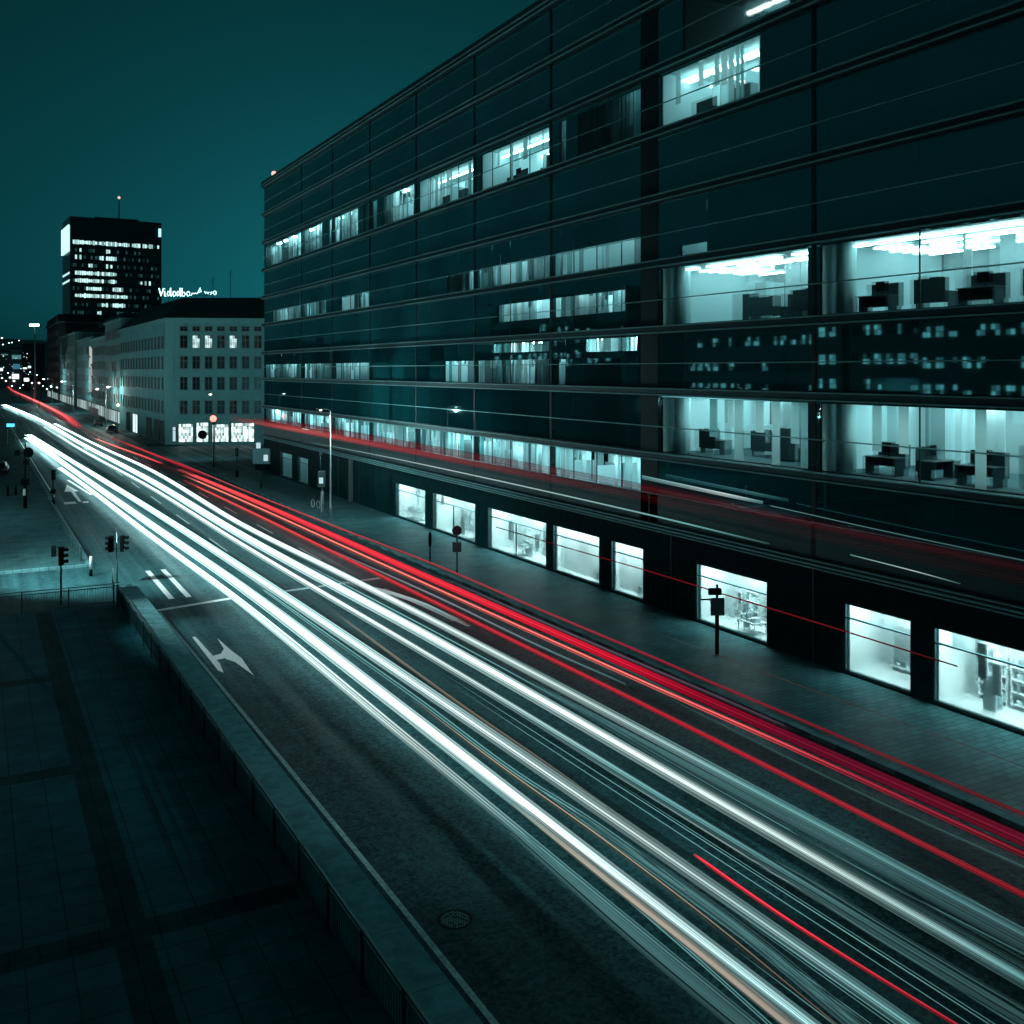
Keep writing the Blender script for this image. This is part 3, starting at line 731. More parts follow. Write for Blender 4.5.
streak('hairline pale trail between the soft pale trail and the broad upper band', [(300, 561), (440, 634), (560, 699), (753, 809), (882, 880), (1024, 953)], .7, .02, 2, [(300, COOL, .6), (560, COOL, .25), (800, COOL, .25), (1024, COOL, .12)], seed=22)
streak('thinner white trail just below the upper white band, with a dark gap between', [(45, 427), (80, 449), (150, 487), (240, 543), (440, 662), (688, 813), (900, 942)], .7, hw(.20, .14, .10), 18,
       [(45, WHITE, 2.6), (300, WHITE, 1.7), (450, PALE, .85), (640, COOL, .5), (788, COOL, .26), (900, COOL, .10)], seed=3)
streak('wide faint teal trail at lower right continuing the thin white trail', [(740, 848), (800, 880), (880, 930), (976, 988), (1024, 1016)], .7, hw(.32, .32, .30), 26, [(740, COOL, .10), (800, COOL, .10), (960, COOL, .07), (1024, COOL, .06)], seed=4, core=.5)
streak('hairline white trail under the thinner white trail, reaching the lower right corner', [(520, 716), (624, 781), (788, 883), (890, 947), (1010, 1022)], .6, .012, 2, [(520, COOL, .3), (788, PALE, .55), (900, COOL, .4), (1010, COOL, .25)], seed=31)
streak('bright white headlight trail forming the upper half of the lower white band', [(28, 435), (80, 466), (150, 509), (240, 567)] + [(439, 700), (600, 810), (905, 1022)], .7, hw(.28, .23, .15), 28,
       [(28, WHITE, 9.0), (260, WHITE, 3.4), (420, WHITE, 1.8), (520, WHITE, 1.05), (640, PALE, .75), (760, (.6, .95, .95), .62), (905, COOL, .5)], seed=5)
streak('thin dull trail along the upper edge of the lower white band', [(330, 609), (452, 699), (560, 774), (600, 803), (700, 872)], .7, .03, 3, [(330, WARM, .5), (500, WARM, .3), (700, COOL, .12)], seed=25, run=False)
streak('thin bluish trail between the two white lines of the lower band', [(250, 580), (338, 643), (419, 700), (517, 773), (600, 826), (700, 900)], .7, hw(.1, .06, .06), 8, [(250, COOL, 1.0), (420, COOL, .7), (600, COOL, .5), (700, COOL, .3)], seed=26, run=False)
streak('soft teal trail along the underside of that white trail, lower right', [(560, 802), (624, 846), (741, 930), (850, 1020)], .7, hw(.24, .20, .2), 18, [(560, COOL, .14), (640, COOL, .20), (740, COOL, .18), (850, COOL, .13)], seed=10, core=.9)
streak('broad white trail in the middle of the lower white band', [(28, 438), (80, 475), (150, 524), (240, 586), (400, 708), (556, 829), (808, 1024)], .7, hw(.31, .23, .13), 30,
       [(28, WHITE, 9.0), (260, WHITE, 3.4), (430, WHITE, 2.0), (540, WHITE, 1.3), (640, (.72, 1, 1), .85), (808, (.5, .94, .95), .65)], seed=6)
streak('thin warm yellowish trail inside the lower white band', [(412, 700), (498, 765), (600, 838), (714, 925), (800, 996)], .7, .025, 3, [(412, WARM, .4), (600, WARM, .42), (714, WARM, .25), (800, WARM, .10)], seed=7)
streak('warm beige trail along the underside of the lower white band', [(500, 792), (556, 838), (624, 893), (704, 956), (790, 1026)], .7, .12, 12, [(500, WARM, .3), (600, (.9, .80, .66), .45), (790, (.9, .80, .66), .34)], seed=17)
streak('thin pale line under the beige trail of the lower white band', [(400, 716), (498, 793), (600, 876), (700, 962), (760, 1016)], .65, .015, 2, [(400, COOL, .4), (600, COOL, .45), (760, COOL, .25)], seed=27)
streak('narrow white trail forming the lowest edge of the lower white band', [(60, 468), (80, 482), (150, 535), (240, 601), (400, 732), (600, 897), (735, 1008), (790, 1053)], .7, hw(.20, .13, .11), 16,
       [(60, WHITE, 5.0), (300, WHITE, 1.8), (420, PALE, .7), (540, COOL, .36), (735, COOL, .14)], seed=8)
streak('dim teal trail fading out below the lowest white edge', [(500, 818), (560, 872), (624, 929), (733, 1020), (790, 1066)], .7, hw(.2, .14, .16), 18, [(500, COOL, .14), (600, COOL, .13), (733, COOL, .09)], seed=9, core=.5)
streak('thin pale line on the road between the red trails', [(640, 684), (725, 727), (874, 800), (1024, 868)], .5, .02, 2, [(640, COOL, .10), (760, COOL, .12), (1024, COOL, .16)], seed=33)
streak('short pale hairline near the lower right edge above the white bands', [(935, 878), (1024, 930)], .5, .0, 1, [(935, COOL, .22), (1024, COOL, .12)], seed=34)
HL = 'very thin hairline trails between the white bands'
rh = random.Random(77)
for i in range(16):
    # each hairline runs straight for the far vanishing point of the street
    yb = rh.uniform(905, 1190); xa = rh.uniform(420, 760); f_ = lambda x, yb=yb: 372 + (yb - 372) * (x + 25) / (1024 + 25)
    xe = min(1024, 1024 if f_(1024) < 1060 else -25 + 1049 * (1060 - 372) / (yb - 372))
    if xe - xa < 120: xa = xe - 220
    streak('very thin pale hairline trail among the white light bands', [(xa, f_(xa)), ((xa + xe) / 2, f_((xa + xe) / 2)), (xe, f_(xe))], .72, .0, 1, [(xa, COOL, rh.uniform(.2, .5)), ((xa + xe) / 2, COOL, rh.uniform(.2, .5)), (xe, COOL, rh.uniform(.1, .3))], [(300, .016), (900, .008)], group=HL, seed=200 + i, run=xe > 1000)
RG = 'tail light trails'; DR = (.62, .045, .085)
streak('wavy red tail light trail at the far end of the street', [(0, 380), (8, 388), (34, 400), (60, 413), (70, 419), (80, 428)], .8, 1.0, 18, [(0, RED, 1.1), (40, (1, .2, .19), 1.5), (80, RED, 1.1)], .08, group=RG, seed=40, run=False)
streak('thin pinkish trail joining the far wavy red trail to the middle red trail', [(78, 426), (90, 433), (104, 441), (118, 446)], .8, .12, 4, [(78, (1, .3, .28), .4), (118, (1, .4, .35), .5)], .04, group=RG, seed=41, run=False)
streak('short orange red trail in the middle distance by the corner house', [(97, 439), (120, 448), (140, 455), (163, 464)], .8, .35, 12, [(97, (1, .45, .4), .9), (130, (1, .2, .17), 1.1), (163, RED, .8)], .045, group=RG, seed=42, run=False)
streak('dark red trail above the short orange one near the corner house', [(112, 438), (140, 449), (180, 465), (210, 478)], .8, .28, 9, [(112, (.8, .1, .1), .5), (150, RED, .7), (210, DKRED, .5)], .04, group=RG, seed=43, run=False)
streak('main broad red tail light trail along the right side of the road', [(178, 469), (240, 495), (440, 583), (640, 671), (800, 742), (1024, 841)], .82, hw(.40, .34, .34), 34,
       [(178, (1, .11, .11), 1.0), (300, (.95, .05, .07), .9), (440, (.95, .035, .06), .85), (620, (.8, .012, .045), .7), (700, (.5, .010, .04), .5), (800, (.3, .012, .05), .4), (1024, (.34, .02, .055), .34)], group=RG, seed=45, core=1.1)
streak('bright salmon core line along the lower edge of the main red trail', [(183, 475), (240, 500), (440, 591), (640, 681), (800, 752), (1024, 855)], .8, hw(.16, .11, .12), 16,
       [(183, (1, .26, .20), 1.25), (440, (1, .20, .17), 1.2), (640, (1, .20, .18), 1.1), (730, (1, .14, .15), .95), (850, DR, .6), (1024, DR, .30)], group=RG, seed=44)
streak('narrow red trail running below the main red trail', [(183, 480), (240, 507), (440, 605), (640, 703), (800, 783), (1024, 895)], .8, hw(.16, .11, .09), 14,
       [(183, (1, .14, .13), 1.0), (400, (.9, .06, .08), .75), (700, (.8, .04, .07), .65), (874, (.75, .045, .075), .6), (1024, (.7, .04, .07), .45)], group=RG, seed=46)
streak('thin pink trail above the main red trail beside the kerb', [(165, 457), (200, 472), (240, 489), (338, 528), (440, 567), (538, 609), (640, 652), (698, 677), (800, 720), (1024, 815)], .8, hw(.10, .07, .09), 8, [(165, (.9, .15, .17), .6), (400, (.8, .12, .15), .42), (624, DR, .42), (811, DR, .24), (1024, DR, .17)], group=RG, seed=47)
streak('dusky violet trail between the main red trail and the thin pink trail', [(440, 576), (538, 620), (640, 664), (720, 698), (800, 733)], .8, .10, 8, [(440, (.3, .3, .38), .25), (640, (.22, .14, .2), .4), (800, (.16, .12, .16), .3)], group=RG, seed=52, run=False)
streak('faint pale hairline just below the main red trail', [(300, 536), (440, 598), (538, 645), (640, 690)], .7, .015, 2, [(300, (.7, .6, .7), .2), (440, (.6, .7, .8), .3), (640, COOL, .12)], seed=53, run=False)
streak('very thin orange trail over the pavement at lower right', [(640, 626), (760, 671), (900, 722), (1024, 767)], 1.0, .0, 1, [(640, (.6, .2, .14), .12), (1024, (.5, .14, .1), .10)], .012, group=RG, seed=48)
streak('single short red trail starting in the middle of the dark lane at lower right', [(694, 854), (740, 887), (796, 925), (870, 972), (952, 1022)], .8, [(694, .05), (950, .03)], 8, [(694, RED, 1.0), (760, RED, .95), (870, (.8, .05, .08), .7), (952, (.8, .05, .09), .5)], .02, zs=.012, rough=.2, fade=8, group=RG, seed=49)
streak('pale thin trail beside the kerb next to the pink trail', [(380, 553), (440, 580), (520, 620), (640, 676), (760, 736)], .6, .10, 8, [(380, (.8, .9, 1), .1), (440, (.8, .9, 1), .4), (560, COOL, .16), (760, COOL, .10)], seed=50, run=False)
streak('curved white streak between the upper white band and the red trails', [(335, 580), (380, 590), (420, 603), (470, 628)], .5, .20, 10, [(335, WHITE, .15), (400, WHITE, .4), (470, COOL, .25)], seed=51, core=.8, run=False)
# reflections of vehicle lights in the facade, built as glowing strands before it
def facade_reflection(label, X, pts, half, nst, prof, rad, seed, group):
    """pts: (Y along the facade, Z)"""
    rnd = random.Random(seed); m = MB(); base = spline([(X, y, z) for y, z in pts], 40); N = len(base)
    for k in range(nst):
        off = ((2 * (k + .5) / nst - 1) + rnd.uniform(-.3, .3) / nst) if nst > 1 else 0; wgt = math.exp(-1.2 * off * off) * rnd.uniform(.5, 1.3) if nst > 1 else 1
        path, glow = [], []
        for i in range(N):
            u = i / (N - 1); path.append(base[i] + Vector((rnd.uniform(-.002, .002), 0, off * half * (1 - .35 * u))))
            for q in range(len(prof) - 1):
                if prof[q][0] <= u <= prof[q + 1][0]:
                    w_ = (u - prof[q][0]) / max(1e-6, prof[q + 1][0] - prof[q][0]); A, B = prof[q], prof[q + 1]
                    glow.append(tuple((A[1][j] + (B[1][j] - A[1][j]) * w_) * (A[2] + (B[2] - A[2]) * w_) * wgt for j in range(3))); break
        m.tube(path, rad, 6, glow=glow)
    return tag(m.build('light_trail', M_TRAIL, glow=True, smooth=True), label, 'light trail', group)  # strands imitate mirrored vehicle lights, nothing hangs on the facade
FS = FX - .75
facade_reflection('red light trail reflection built as glowing strands along the lower facade band of the office block', FS, [(139, 6.0), (110, 6.1), (80, 6.1), (60, 6.05), (43, 5.95), (30, 5.72), (14, 5.45)], .34, 5, [(0, RED, .3), (.2, (1, .16, .15), .8), (.4, RED, .5), (.55, RED, .25), (.66, (.6, .03, .05), .18), (.8, (.6, .03, .05), .14), (1, (.5, .02, .04), .10)], [(.045 - .041 * min(1, i / 30)) * min(1, .05 + i / 6) for i in range(40)], 60, 'facade reflection streaks')
facade_reflection('dim crimson reflection strands above the red ones on the lower facade band', FS + .1, [(128, 6.5), (100, 6.6), (70, 6.55), (43, 6.4), (30, 6.1), (18, 5.9)], .26, 7, [(0, DKRED, .3), (.5, DKRED, .35), (1, (.3, .02, .04), .2)], [(.022 - .018 * i / 39) * min(1, .05 + i / 6) for i in range(40)], 61, 'facade reflection streaks')
facade_reflection('thin white reflection strands under the red ones on the lower facade band', FS - .1, [(100, 5.05), (80, 5.2), (60, 5.2), (43, 5.1), (33, 4.95)], .03, 2, [(0, COOL, .15), (.4, WHITE, .7), (.85, COOL, .6), (1, COOL, .1)], .03, 62, 'facade reflection streaks')
facade_reflection('pair of short white reflection streaks on the dark facade right of the lit band', FS, [(42.5, 6.95), (36, 6.75), (33.5, 6.68)], .11, 3, [(0, COOL, .5), (.5, WHITE, .8), (1, COOL, .3)], .025, 63, 'facade reflection streaks')
facade_reflection('short white reflection streak low on the dark facade between two shop windows', FS, [(28.5, 5.2), (25.5, 5.1), (23.5, 5.0)], .02, 1, [(0, COOL, .3), (.5, WHITE, .5), (1, COOL, .1)], .02, 64, 'facade reflection streaks')
facade_reflection('faint thin pale reflection streak across the dark facade below the lower bright floor', FS, [(33, 6.6), (26, 6.35), (16, 6.1)], .02, 1, [(0, COOL, .25), (1, COOL, .12)], .018, 65, 'facade reflection streaks')
facade_reflection('thin red reflection streak across the dark stone between the shop windows', FX - .25, [(60, 1.9), (50, 1.95), (43, 2.0), (36, 1.97), (30, 1.95), (24, 1.9)], .04, 2, [(0, (.6, .04, .05), .05), (.4, (.7, .03, .06), .30), (.8, (.7, .04, .06), .26), (1, (.6, .1, .1), .1)], .016, 66, 'facade reflection streaks')

# ---------------------------------------------------------------- railings of the terrace
def railing(label, p0, p1, step, h=1.05, name='railing', bars=.13, group=None):
    p0, p1 = Vector((*p0, 0)), Vector((*p1, 0)); d = p1 - p0; Ln = d.length; n = max(1, round(Ln / step)); rz = math.atan2(d.y, d.x); st = Ln / n
    t = empty(name, (p0.x, p0.y, .06), rz, label, 'railing', group)
    pm = MB(); pm.box(-.035, .035, -.035, .035, 0, h + .03); pm.box(-.07, .07, -.07, .07, 0, .012)
    gm = MB()
    gm.box(.05, st - .05, -.018, .018, h - .12, h - .08); gm.box(.05, st - .05, -.018, .018, .12, .16)
    k = int((st - .2) / bars)
    for i in range(k + 1):
        x = .1 + (st - .2) * i / k; gm.box(x - .008, x + .008, -.008, .008, .16, h - .12)
    first = fp = None
    for i in range(n + 1):
        if first is None: first = pm.build('post', M_STEEL, t, True)
        else:
            c = first.copy(); COL.objects.link(c); c.parent = t; c.location = (i * st, 0, 0)
        if i < n:
            if fp is None: fp = gm.build('bar_panel', M_RAILBAR, t, True)
            else: c = fp.copy(); COL.objects.link(c); c.parent = t; c.location = (i * st, 0, 0)
    rl = MB(); rl.box(-.03, Ln + .03, -.032, .032, h + .031, h + .07); rl.build('handrail', M_POLE, t, True)
    return t
railing('long dark metal railing with vertical bars between the terrace and the road', (6.62, 56.55), (7.04, 4.0), 2.15)
railing('dark metal railing with vertical bars along the far edge of the terrace', (-33, 56.9), (6.45, 56.75), 2.15)
railing('low grey guard rail along the kerb of the left square', (6.0, 70.2), (5.75, 99.5), 1.8, .95, 'guard_rail', .3)
railing('short guard rail stub at the corner by the double traffic light', (6.55, 57.6), (7.0, 62.0), 1.5, .9, 'guard_rail', .4)

# ---------------------------------------------------------------- poles, lamps, signals
def lamp(px, py, label, h=9.2, arm=1.5, watts=900, col=(1, .95, .84), loc=None, rz=math.pi, spot=None):
    x, y = loc or ground(px, py)
    t = empty('street_lamp', (x, y, .13), rz, label, 'street lamp', 'street lamps')
    b = MB(); b.tube([(0, 0, 0), (0, 0, 1.2), (0, 0, 1.25), (0, 0, h)], [.11, .11, .085, .05], 12); b.tube([(0, 0, 0), (0, 0, .06)], .2, 12); b.build('pole', M_POLE, t, True, True)
    b = MB(); b.tube([(0, 0, h - .05), (.12, 0, h + .05), (arm * .5, 0, h + .12), (arm, 0, h + .15)], .035, 8); b.build('arm', M_POLE, t, True, True)
    b = MB(); b.bbox(arm - .1, arm + .75, -.16, .16, h + .09, h + .24, .05); hd = b.build('lamp_head', M_SIGN_D, t, True)
    b = MB(); b.ball((arm + .35, 0, h + .07), .12 if loc[1] < 100 else (.2 if loc[1] < 200 else .34), .6); b.build('lamp_glass', E_LAMP, hd, True, True)
    L = bpy.data.lights.new('lamp_light', 'SPOT' if spot else 'POINT'); L.energy = watts; L.color = col; L.shadow_soft_size = .05
    lo = bpy.data.objects.new('lamp_light', L); COL.objects.link(lo); lo.parent = hd; lo.location = (arm + .35, 0, h - .25)
    if spot:
        L.spot_size = R(spot[1]); L.spot_blend = .6; dv = Vector(spot[0]) - Vector((x, y, h)); dv.rotate(Euler((0, 0, -rz))); lo.rotation_euler = dv.to_track_quat('-Z', 'Y').to_euler()
    return t
lamp(330, 521, 'tall street lamp on the pavement in front of the office block', 9.0, .5, 1300, (.80, 1, .98), loc=(25.9, 80.1))
lamp(216, 465, 'street lamp above the red signal at the corner house crossing', 9.2, .2, 7500, (.78, 1, .98), loc=(27.0, 131.0), spot=((33, 172, 8), 95))
lamp(97, 388, 'farthest lit street lamp on the right pavement, left of the twin lamps', 8.0, 1.5, 1300, (.9, .97, .9), loc=(26.0, 243))
lamp(110, 386, 'lit street lamp beside the warm lit wall, right of the farthest lamp', 8.7, 1.5, 1100, (.9, .97, .9), loc=(26.4, 226))
lamp(0, 0, 'far street lamp below the pale lit banner strip', 9.0, 2.6, 3000, (.75, 1, .98), loc=(24.6, 312))
lamp(0, 0, 'very far street lamp under the floodlight mast', 9.0, 2.6, 3500, (.75, 1, .98), loc=(24.6, 400))
lamp(0, 0, 'added street lamp on the left square, unseen beyond the left edge', 9.0, 1.6, 1800, (.74, .98, 1), loc=(-7.0, 92), rz=0)  # out-of-view lamp added to light the road and square
t = lamp(0, 0, 'added street lamp by the side road, unseen beyond the left edge', 9.0, .3, 10, (.74, .98, 1), loc=(-.4, 61.5), rz=R(135))  # out-of-view lamp added to carry the beams that brighten the lane
L = bpy.data.lights.new('fill_beam', 'SPOT'); L.energy = 15000; L.color = (.78, .99, 1); L.spot_size = R(105); L.spot_blend = .7; L.shadow_soft_size = .25  # added wide spot brightening the left lane and its markings
lo = bpy.data.objects.new('fill_beam', L); COL.objects.link(lo); lo.parent = t; lo.location = (0, 0, 8.9)
L2 = bpy.data.lights.new('fill_beam', 'SPOT'); L2.energy = 13000; L2.color = (.78, .99, 1); L2.spot_size = R(32); L2.spot_blend = .8; L2.shadow_soft_size = .25  # second added spot, aimed at the nearer part of the lane
lo2 = bpy.data.objects.new('fill_beam', L2); COL.objects.link(lo2); lo2.parent = t; lo2.location = (0, 0, 8.9)
lo2.rotation_euler = (Vector((13.2, 44, 0)) - Vector((-.4, 61.5, 9))).to_track_quat('-Z', 'Y').to_euler()
lo.rotation_euler = (Vector((13, 70, 0)) - Vector((-.4, 61.5, 9))).to_track_quat('-Z', 'Y').to_euler(); t.rotation_euler = (0, 0, 0)

def signal_head(parent, x, z, face=1, n=3, lit_=None, name='signal_head'):
    """black box with n visored lenses facing +X (face=1) or -X"""
    b = MB(); b.bbox(x - .11, x + .11, -.15, .15, z, z + .31 * n, .03); hd = b.build(name, M_BLACK, parent, True)
    for i in range(n):
        zc = z + .155 + .31 * i; v = MB(); xs = x + .111 * face
        pts = [(math.cos(a) * .12, math.sin(a) * .12) for a in [R(q) for q in range(-20, 201, 22)]]
        for j in range(len(pts) - 1):
            (y0, z0), (y1, z1) = pts[j], pts[j + 1]
            v.quad([(xs, y0, zc + z0), (xs, y1, zc + z1), (xs + .24 * face, y1, zc + z1), (xs + .24 * face, y0, zc + z0)])
        v.build('visor', M_BLACK, hd, True)
        l = MB(); l.tube([(xs - .002 * face, 0, zc), (xs + .012 * face, 0, zc)], .105, 14); l.build('lens', lit_ if (lit_ and i == n - 1) else M_WPANE, hd, True)
    return hd
# double headed signal at the stop line
x, y = ground(117, 583)
t = empty('traffic_light', (x, y, 0), R(-20), 'double headed black traffic light at the stop line beside the two white dashes', 'traffic light', 'traffic lights')
b = MB(); b.tube([(0, 0, 0), (0, 0, 2.95)], .05, 10); b.tube([(0, 0, 2.95), (0, 0, 3.25)], [.02, .008], 6); b.build('pole', M_POLE, t, True, True)
signal_head(t, .3, 1.85, 1); h2 = signal_head(t, -.3, 1.85, -1)
b = MB(); b.tube([(-.4, 0, 2.3), (-.425, 0, 2.3)], .5, 18); b.build('back_board', M_BLACK, t, True)
b = MB(); b.box(-.22, .22, -.02, .02, 2.02, 2.06); b.box(-.22, .22, -.02, .02, 2.6, 2.64); b.build('bracket', M_STEEL, t, True)
b = MB(); b.tube([(0, 0, 0), (0, 0, .05)], .16, 12); b.build('base_plate', M_STEEL, t, True)
# single signal behind the far railing
x, y = 4.0, 58.3
t = empty('traffic_light', (x, y, 0), R(10), 'single black traffic light standing behind the far terrace railing', 'traffic light', 'traffic lights')
b = MB(); b.tube([(0, 0, 0), (0, 0, 2.2)], .05, 10); b.build('pole', M_STEEL, t, True, True)
signal_head(t, .0, 2.1, 1)
b = MB(); b.box(-.16, .16, -.19, .19, 3.035, 3.07); b.build('top_plate', M_BLACK, t, True)
b = MB(); b.bbox(-.48, -.24, -.05, .05, 2.6, 3.2, .02); b.build('side_sign', M_STEEL, t, True)
b = MB(); b.box(-.3, -.1, -.015, .015, 2.85, 2.88); b.build('bracket', M_STEEL, t, True)
# white topped bollard
x, y = ground(91, 576)
t = empty('bollard', (x, y, 0), 0, 'slim bollard with a white upper sleeve at the kerb corner of the left square', 'bollard')
b = MB(); b.tube([(0, 0, 0), (0, 0, .42)], .10, 12); b.build('base', M_BLACK, t, True, True)
b = MB(); b.tube([(0, 0, .421), (0, 0, 1.15), (0, 0, 1.2)], [.10, .10, .06], 12); b.build('sleeve', M_WHITE, t, True, True)
lamp(0, 0, 'added street lamp on the office pavement, unseen beyond the right edge', 9.0, 1.5, 4200, (.74, 1, .99), loc=(25.8, 8.0), spot=((14.5, 33, 0), 50))  # out-of-view lamp added to brighten the near road
# signals further up the left kerb
x, y = ground(53, 506)
t = empty('traffic_light', (x, y, .13), R(60), 'small traffic light at the left kerb beside the far road arrow', 'traffic light', 'traffic lights')
b = MB(); b.tube([(0, 0, 0), (0, 0, 2.3)], .06, 10); b.build('pole', M_BLACK, t, True, True)
signal_head(t, .05, 2.25, 1); b = MB(); b.bbox(-.16, .22, -.18, .18, 1.0, 1.4, .03); b.build('control_box', M_BLACK, t, True); b = MB(); b.bbox(-.14, .14, -.16, .16, 0, .45, .02); b.build('base', M_BLACK, t, True)
x, y = 3.9, 99.5
t = empty('signal_mast', (x, y, .13), R(-28.2), 'tall mast with a round dark disc and signal boxes on the left square', 'mast')
b = MB(); b.tube([(0, 0, 0), (0, 0, 2.6), (0, 0, 2.61), (0, 0, 5.9)], [.16, .15, .07, .05], 12); b.build('pole', M_BLACK, t, True, True)
b = MB(); b.tube([(.35, -.12, 5.0), (.35, -.15, 5.0)], .46, 20); b.build('round_disc', M_BLACK, t, True)
b = MB(); b.box(-.75, .4, -.03, .03, 4.9, 4.96); b.build('arm', M_BLACK, t, True)
b = MB(); b.bbox(-.9, -.55, -.15, .15, 4.7, 5.2, .03); b.build('signal_box', M_BLACK, t, True)
b = MB(); b.bbox(-.12, .28, -.16, .16, 3.9, 4.35, .03); b.build('signal_box', M_BLACK, t, True)
b = MB(); b.bbox(-.33, .33, -.2, .2, 2.05, 2.65, .04); b.build('control_box', M_BLACK, t, True)
b = MB(); b.box(-.12, .12, -.176, -.165, 1.15, 1.75); b.build('poster', M_WHITE, t, True)
x, y = ground(8, 497)
for dx in (0, .7):
    t = empty('bollard', (x + dx, y + dx * .4, .13), 0, 'short dark bollard on the left square, ' + ('outer of the pair' if dx == 0 else 'inner of the pair'), 'bollard')
    b = MB(); b.tube([(0, 0, 0), (0, 0, .9), (0, 0, .95)], [.11, .11, .07], 12); b.build('post', M_BLACK, t, True, True); b = MB(); b.tube([(0, 0, .80), (0, 0, .85)], .118, 12); b.build('collar', M_STEEL, t, True)
# right pavement furniture
def sign_post(px, py, label, h, disc=True, plate=None, wide=.05, loc=None, rz=-28.2, redface=False):
    x, y = loc or ground(px, py, .13)
    t = empty('sign_post', (x, y, .13), R(rz), label, 'sign post', 'sign posts on the office pavement')
    b = MB(); b.tube([(0, 0, 0), (0, 0, h)], wide, 10); b.build('pole', M_STEEL, t, True, True)
    if disc:
        b = MB(); b.tube([(0, -.06, h - .3), (0, -.085, h - .3)], .30, 20); dd = b.build('round_sign', M_SIGN_D, t, True)
        b = MB(); b.tube([(0, -.0855, h - .3), (0, -.09, h - .3)], .27, 20); b.build('sign_face', mat('faded_sign_red', (.10, .02, .028), .6) if redface else M_BLACK, dd, True)
    if plate:
        z0, z1, hw = plate; b = MB(); b.bbox(-hw, hw, -.16, -.051, z0, z1, .02); b.build('plate', M_SIGN_D, t, True)
    b = MB(); b.tube([(0, 0, 0), (0, 0, .03)], .13, 12); b.build('base_plate', M_STEEL, t, True)
    return t
sign_post(457, 574, 'sign post with a round sign above a square plate before the shop windows', 2.95, True, (1.35, 1.95, .27), redface=True)
t = sign_post(430, 564, 'slim dark post with a narrow rounded head before the shop windows', 2.05, False)
b = MB(); b.loft([[(.10 * math.cos(a) * k, .09 * math.sin(a) * k, z) for a in [2 * math.pi * j / 12 for j in range(12)]] for k, z in ((.5, 1.1), (1, 1.2), (1.1, 1.6), (1, 1.9), (.5, 2.04))]); b.build('head', M_BLACK, t, True, True)
t = sign_post(717, 655, 'dark signal post with a boxy head in front of the shop window', 3.05, False, (1.75, 2.5, .30))
b = MB(); b.bbox(-.38, .2, -.1, .1, 2.62, 2.9, .04); b.build('signal_head', M_BLACK, t, True); b = MB(); b.tube([(0, 0, .031), (0, 0, 1.74)], .09, 10); b.build('sleeve', M_BLACK, t, True, True)
b = MB(); b.box(-.75, -.3, -.13, -.1, 2.40, 2.47); b.build('side_arm', M_BLACK, t, True)
t = empty('sign_post', (25.65, 81.6, .13), R(-28.2), 'thick post with a pale lit plate and box next to the tall street lamp', 'sign post', 'sign posts on the office pavement')
b = MB(); b.tube([(0, 0, 0), (0, 0, 2.2), (0, 0, 2.21), (0, 0, 3.4)], [.14, .13, .06, .06], 12); b.build('pole', M_POLE, t, True, True)
b = MB(); b.bbox(-.34, .34, -.2, .14, 2.55, 3.9, .04); bx = b.build('signal_box', M_STEEL, t, True); b = MB(); b.box(-.22, .12, -.21, -.2005, 2.85, 3.35); b.build('lit_plate', E_SIGNBOX, bx, True)
b = MB(); b.tube([(-.12, -.1, 3.9), (-.12, -.1, 5.2)], .035, 8); b.ball((-.12, -.1, 5.3), .14); b.build('finial', M_STEEL, t, True, True)
b = MB(); b.tube([(0, -.15, .5), (0, -.15, .9)], .03, 8); b.build('sticker', M_WHITE, t, True)
x, y = ground(261, 490)
t = empty('information_board', (x, y, .13), R(-28.2), 'teal information board with a small pale panel on a single post near the corner', 'information board')
b = MB(); b.tube([(0, 0, 0), (0, 0, 2.4)], .11, 12); b.build('post', M_STEEL, t, True, True)
b = MB(); b.bbox(-.85, .95, -.12, .12, 2.6, 4.2, .04); bo = b.build('board', mat('board_teal', (.08, .2, .22), .5), t, True)
b = MB(); b.box(.3, .75, -.135, -.121, 2.9, 3.55); b.build('lit_panel', E_SIGNBOX, bo, True)
b = MB(); b.bbox(-.6, .7, -.16, .16, 1.95, 2.59, .05); b.build('lower_box', M_BLACK, t, True)
b = MB(); b.box(-.5, -.05, -.03, .03, 4.21, 4.8); b.build('small_sign', E_SIGNBOX, t, True)
x, y = ground(237, 478)
t = empty('traffic_light', (x, y, .13), R(-110), 'dark traffic light on the far corner left of the information board', 'traffic light', 'traffic lights')
b = MB(); b.tube([(0, 0, 0), (0, 0, 2.4)], [.1, .06], 10); b.build('pole', M_STEEL, t, True, True); signal_head(t, 0, 2.4, 1); signal_head(t, .35, 2.5, 1)
b = MB(); b.bbox(-.16, .16, -.16, .16, 0, .7, .03); b.build('base', M_BLACK, t, True)
# red signal under the second lamp
t = empty('traffic_light', (26.7, 130.3, .13), R(-118.2), 'red traffic light glowing on a post at the corner house crossing', 'traffic light', 'traffic lights')
b = MB(); b.tube([(0, 0, 0), (0, 0, 5.4)], .06, 10); b.build('pole', M_STEEL, t, True, True); signal_head(t, 0, 5.4, 1, 3, E_REDSIG)
b = MB(); b.tube([(.13, 0, 6.18), (.2, 0, 6.18)], [.42, .3], 16); b.build('red_glow_disc', emis('red_halo', (1, .22, .17), 3.2), t, True)  # glow around the lit lens, built as a wide emissive disc
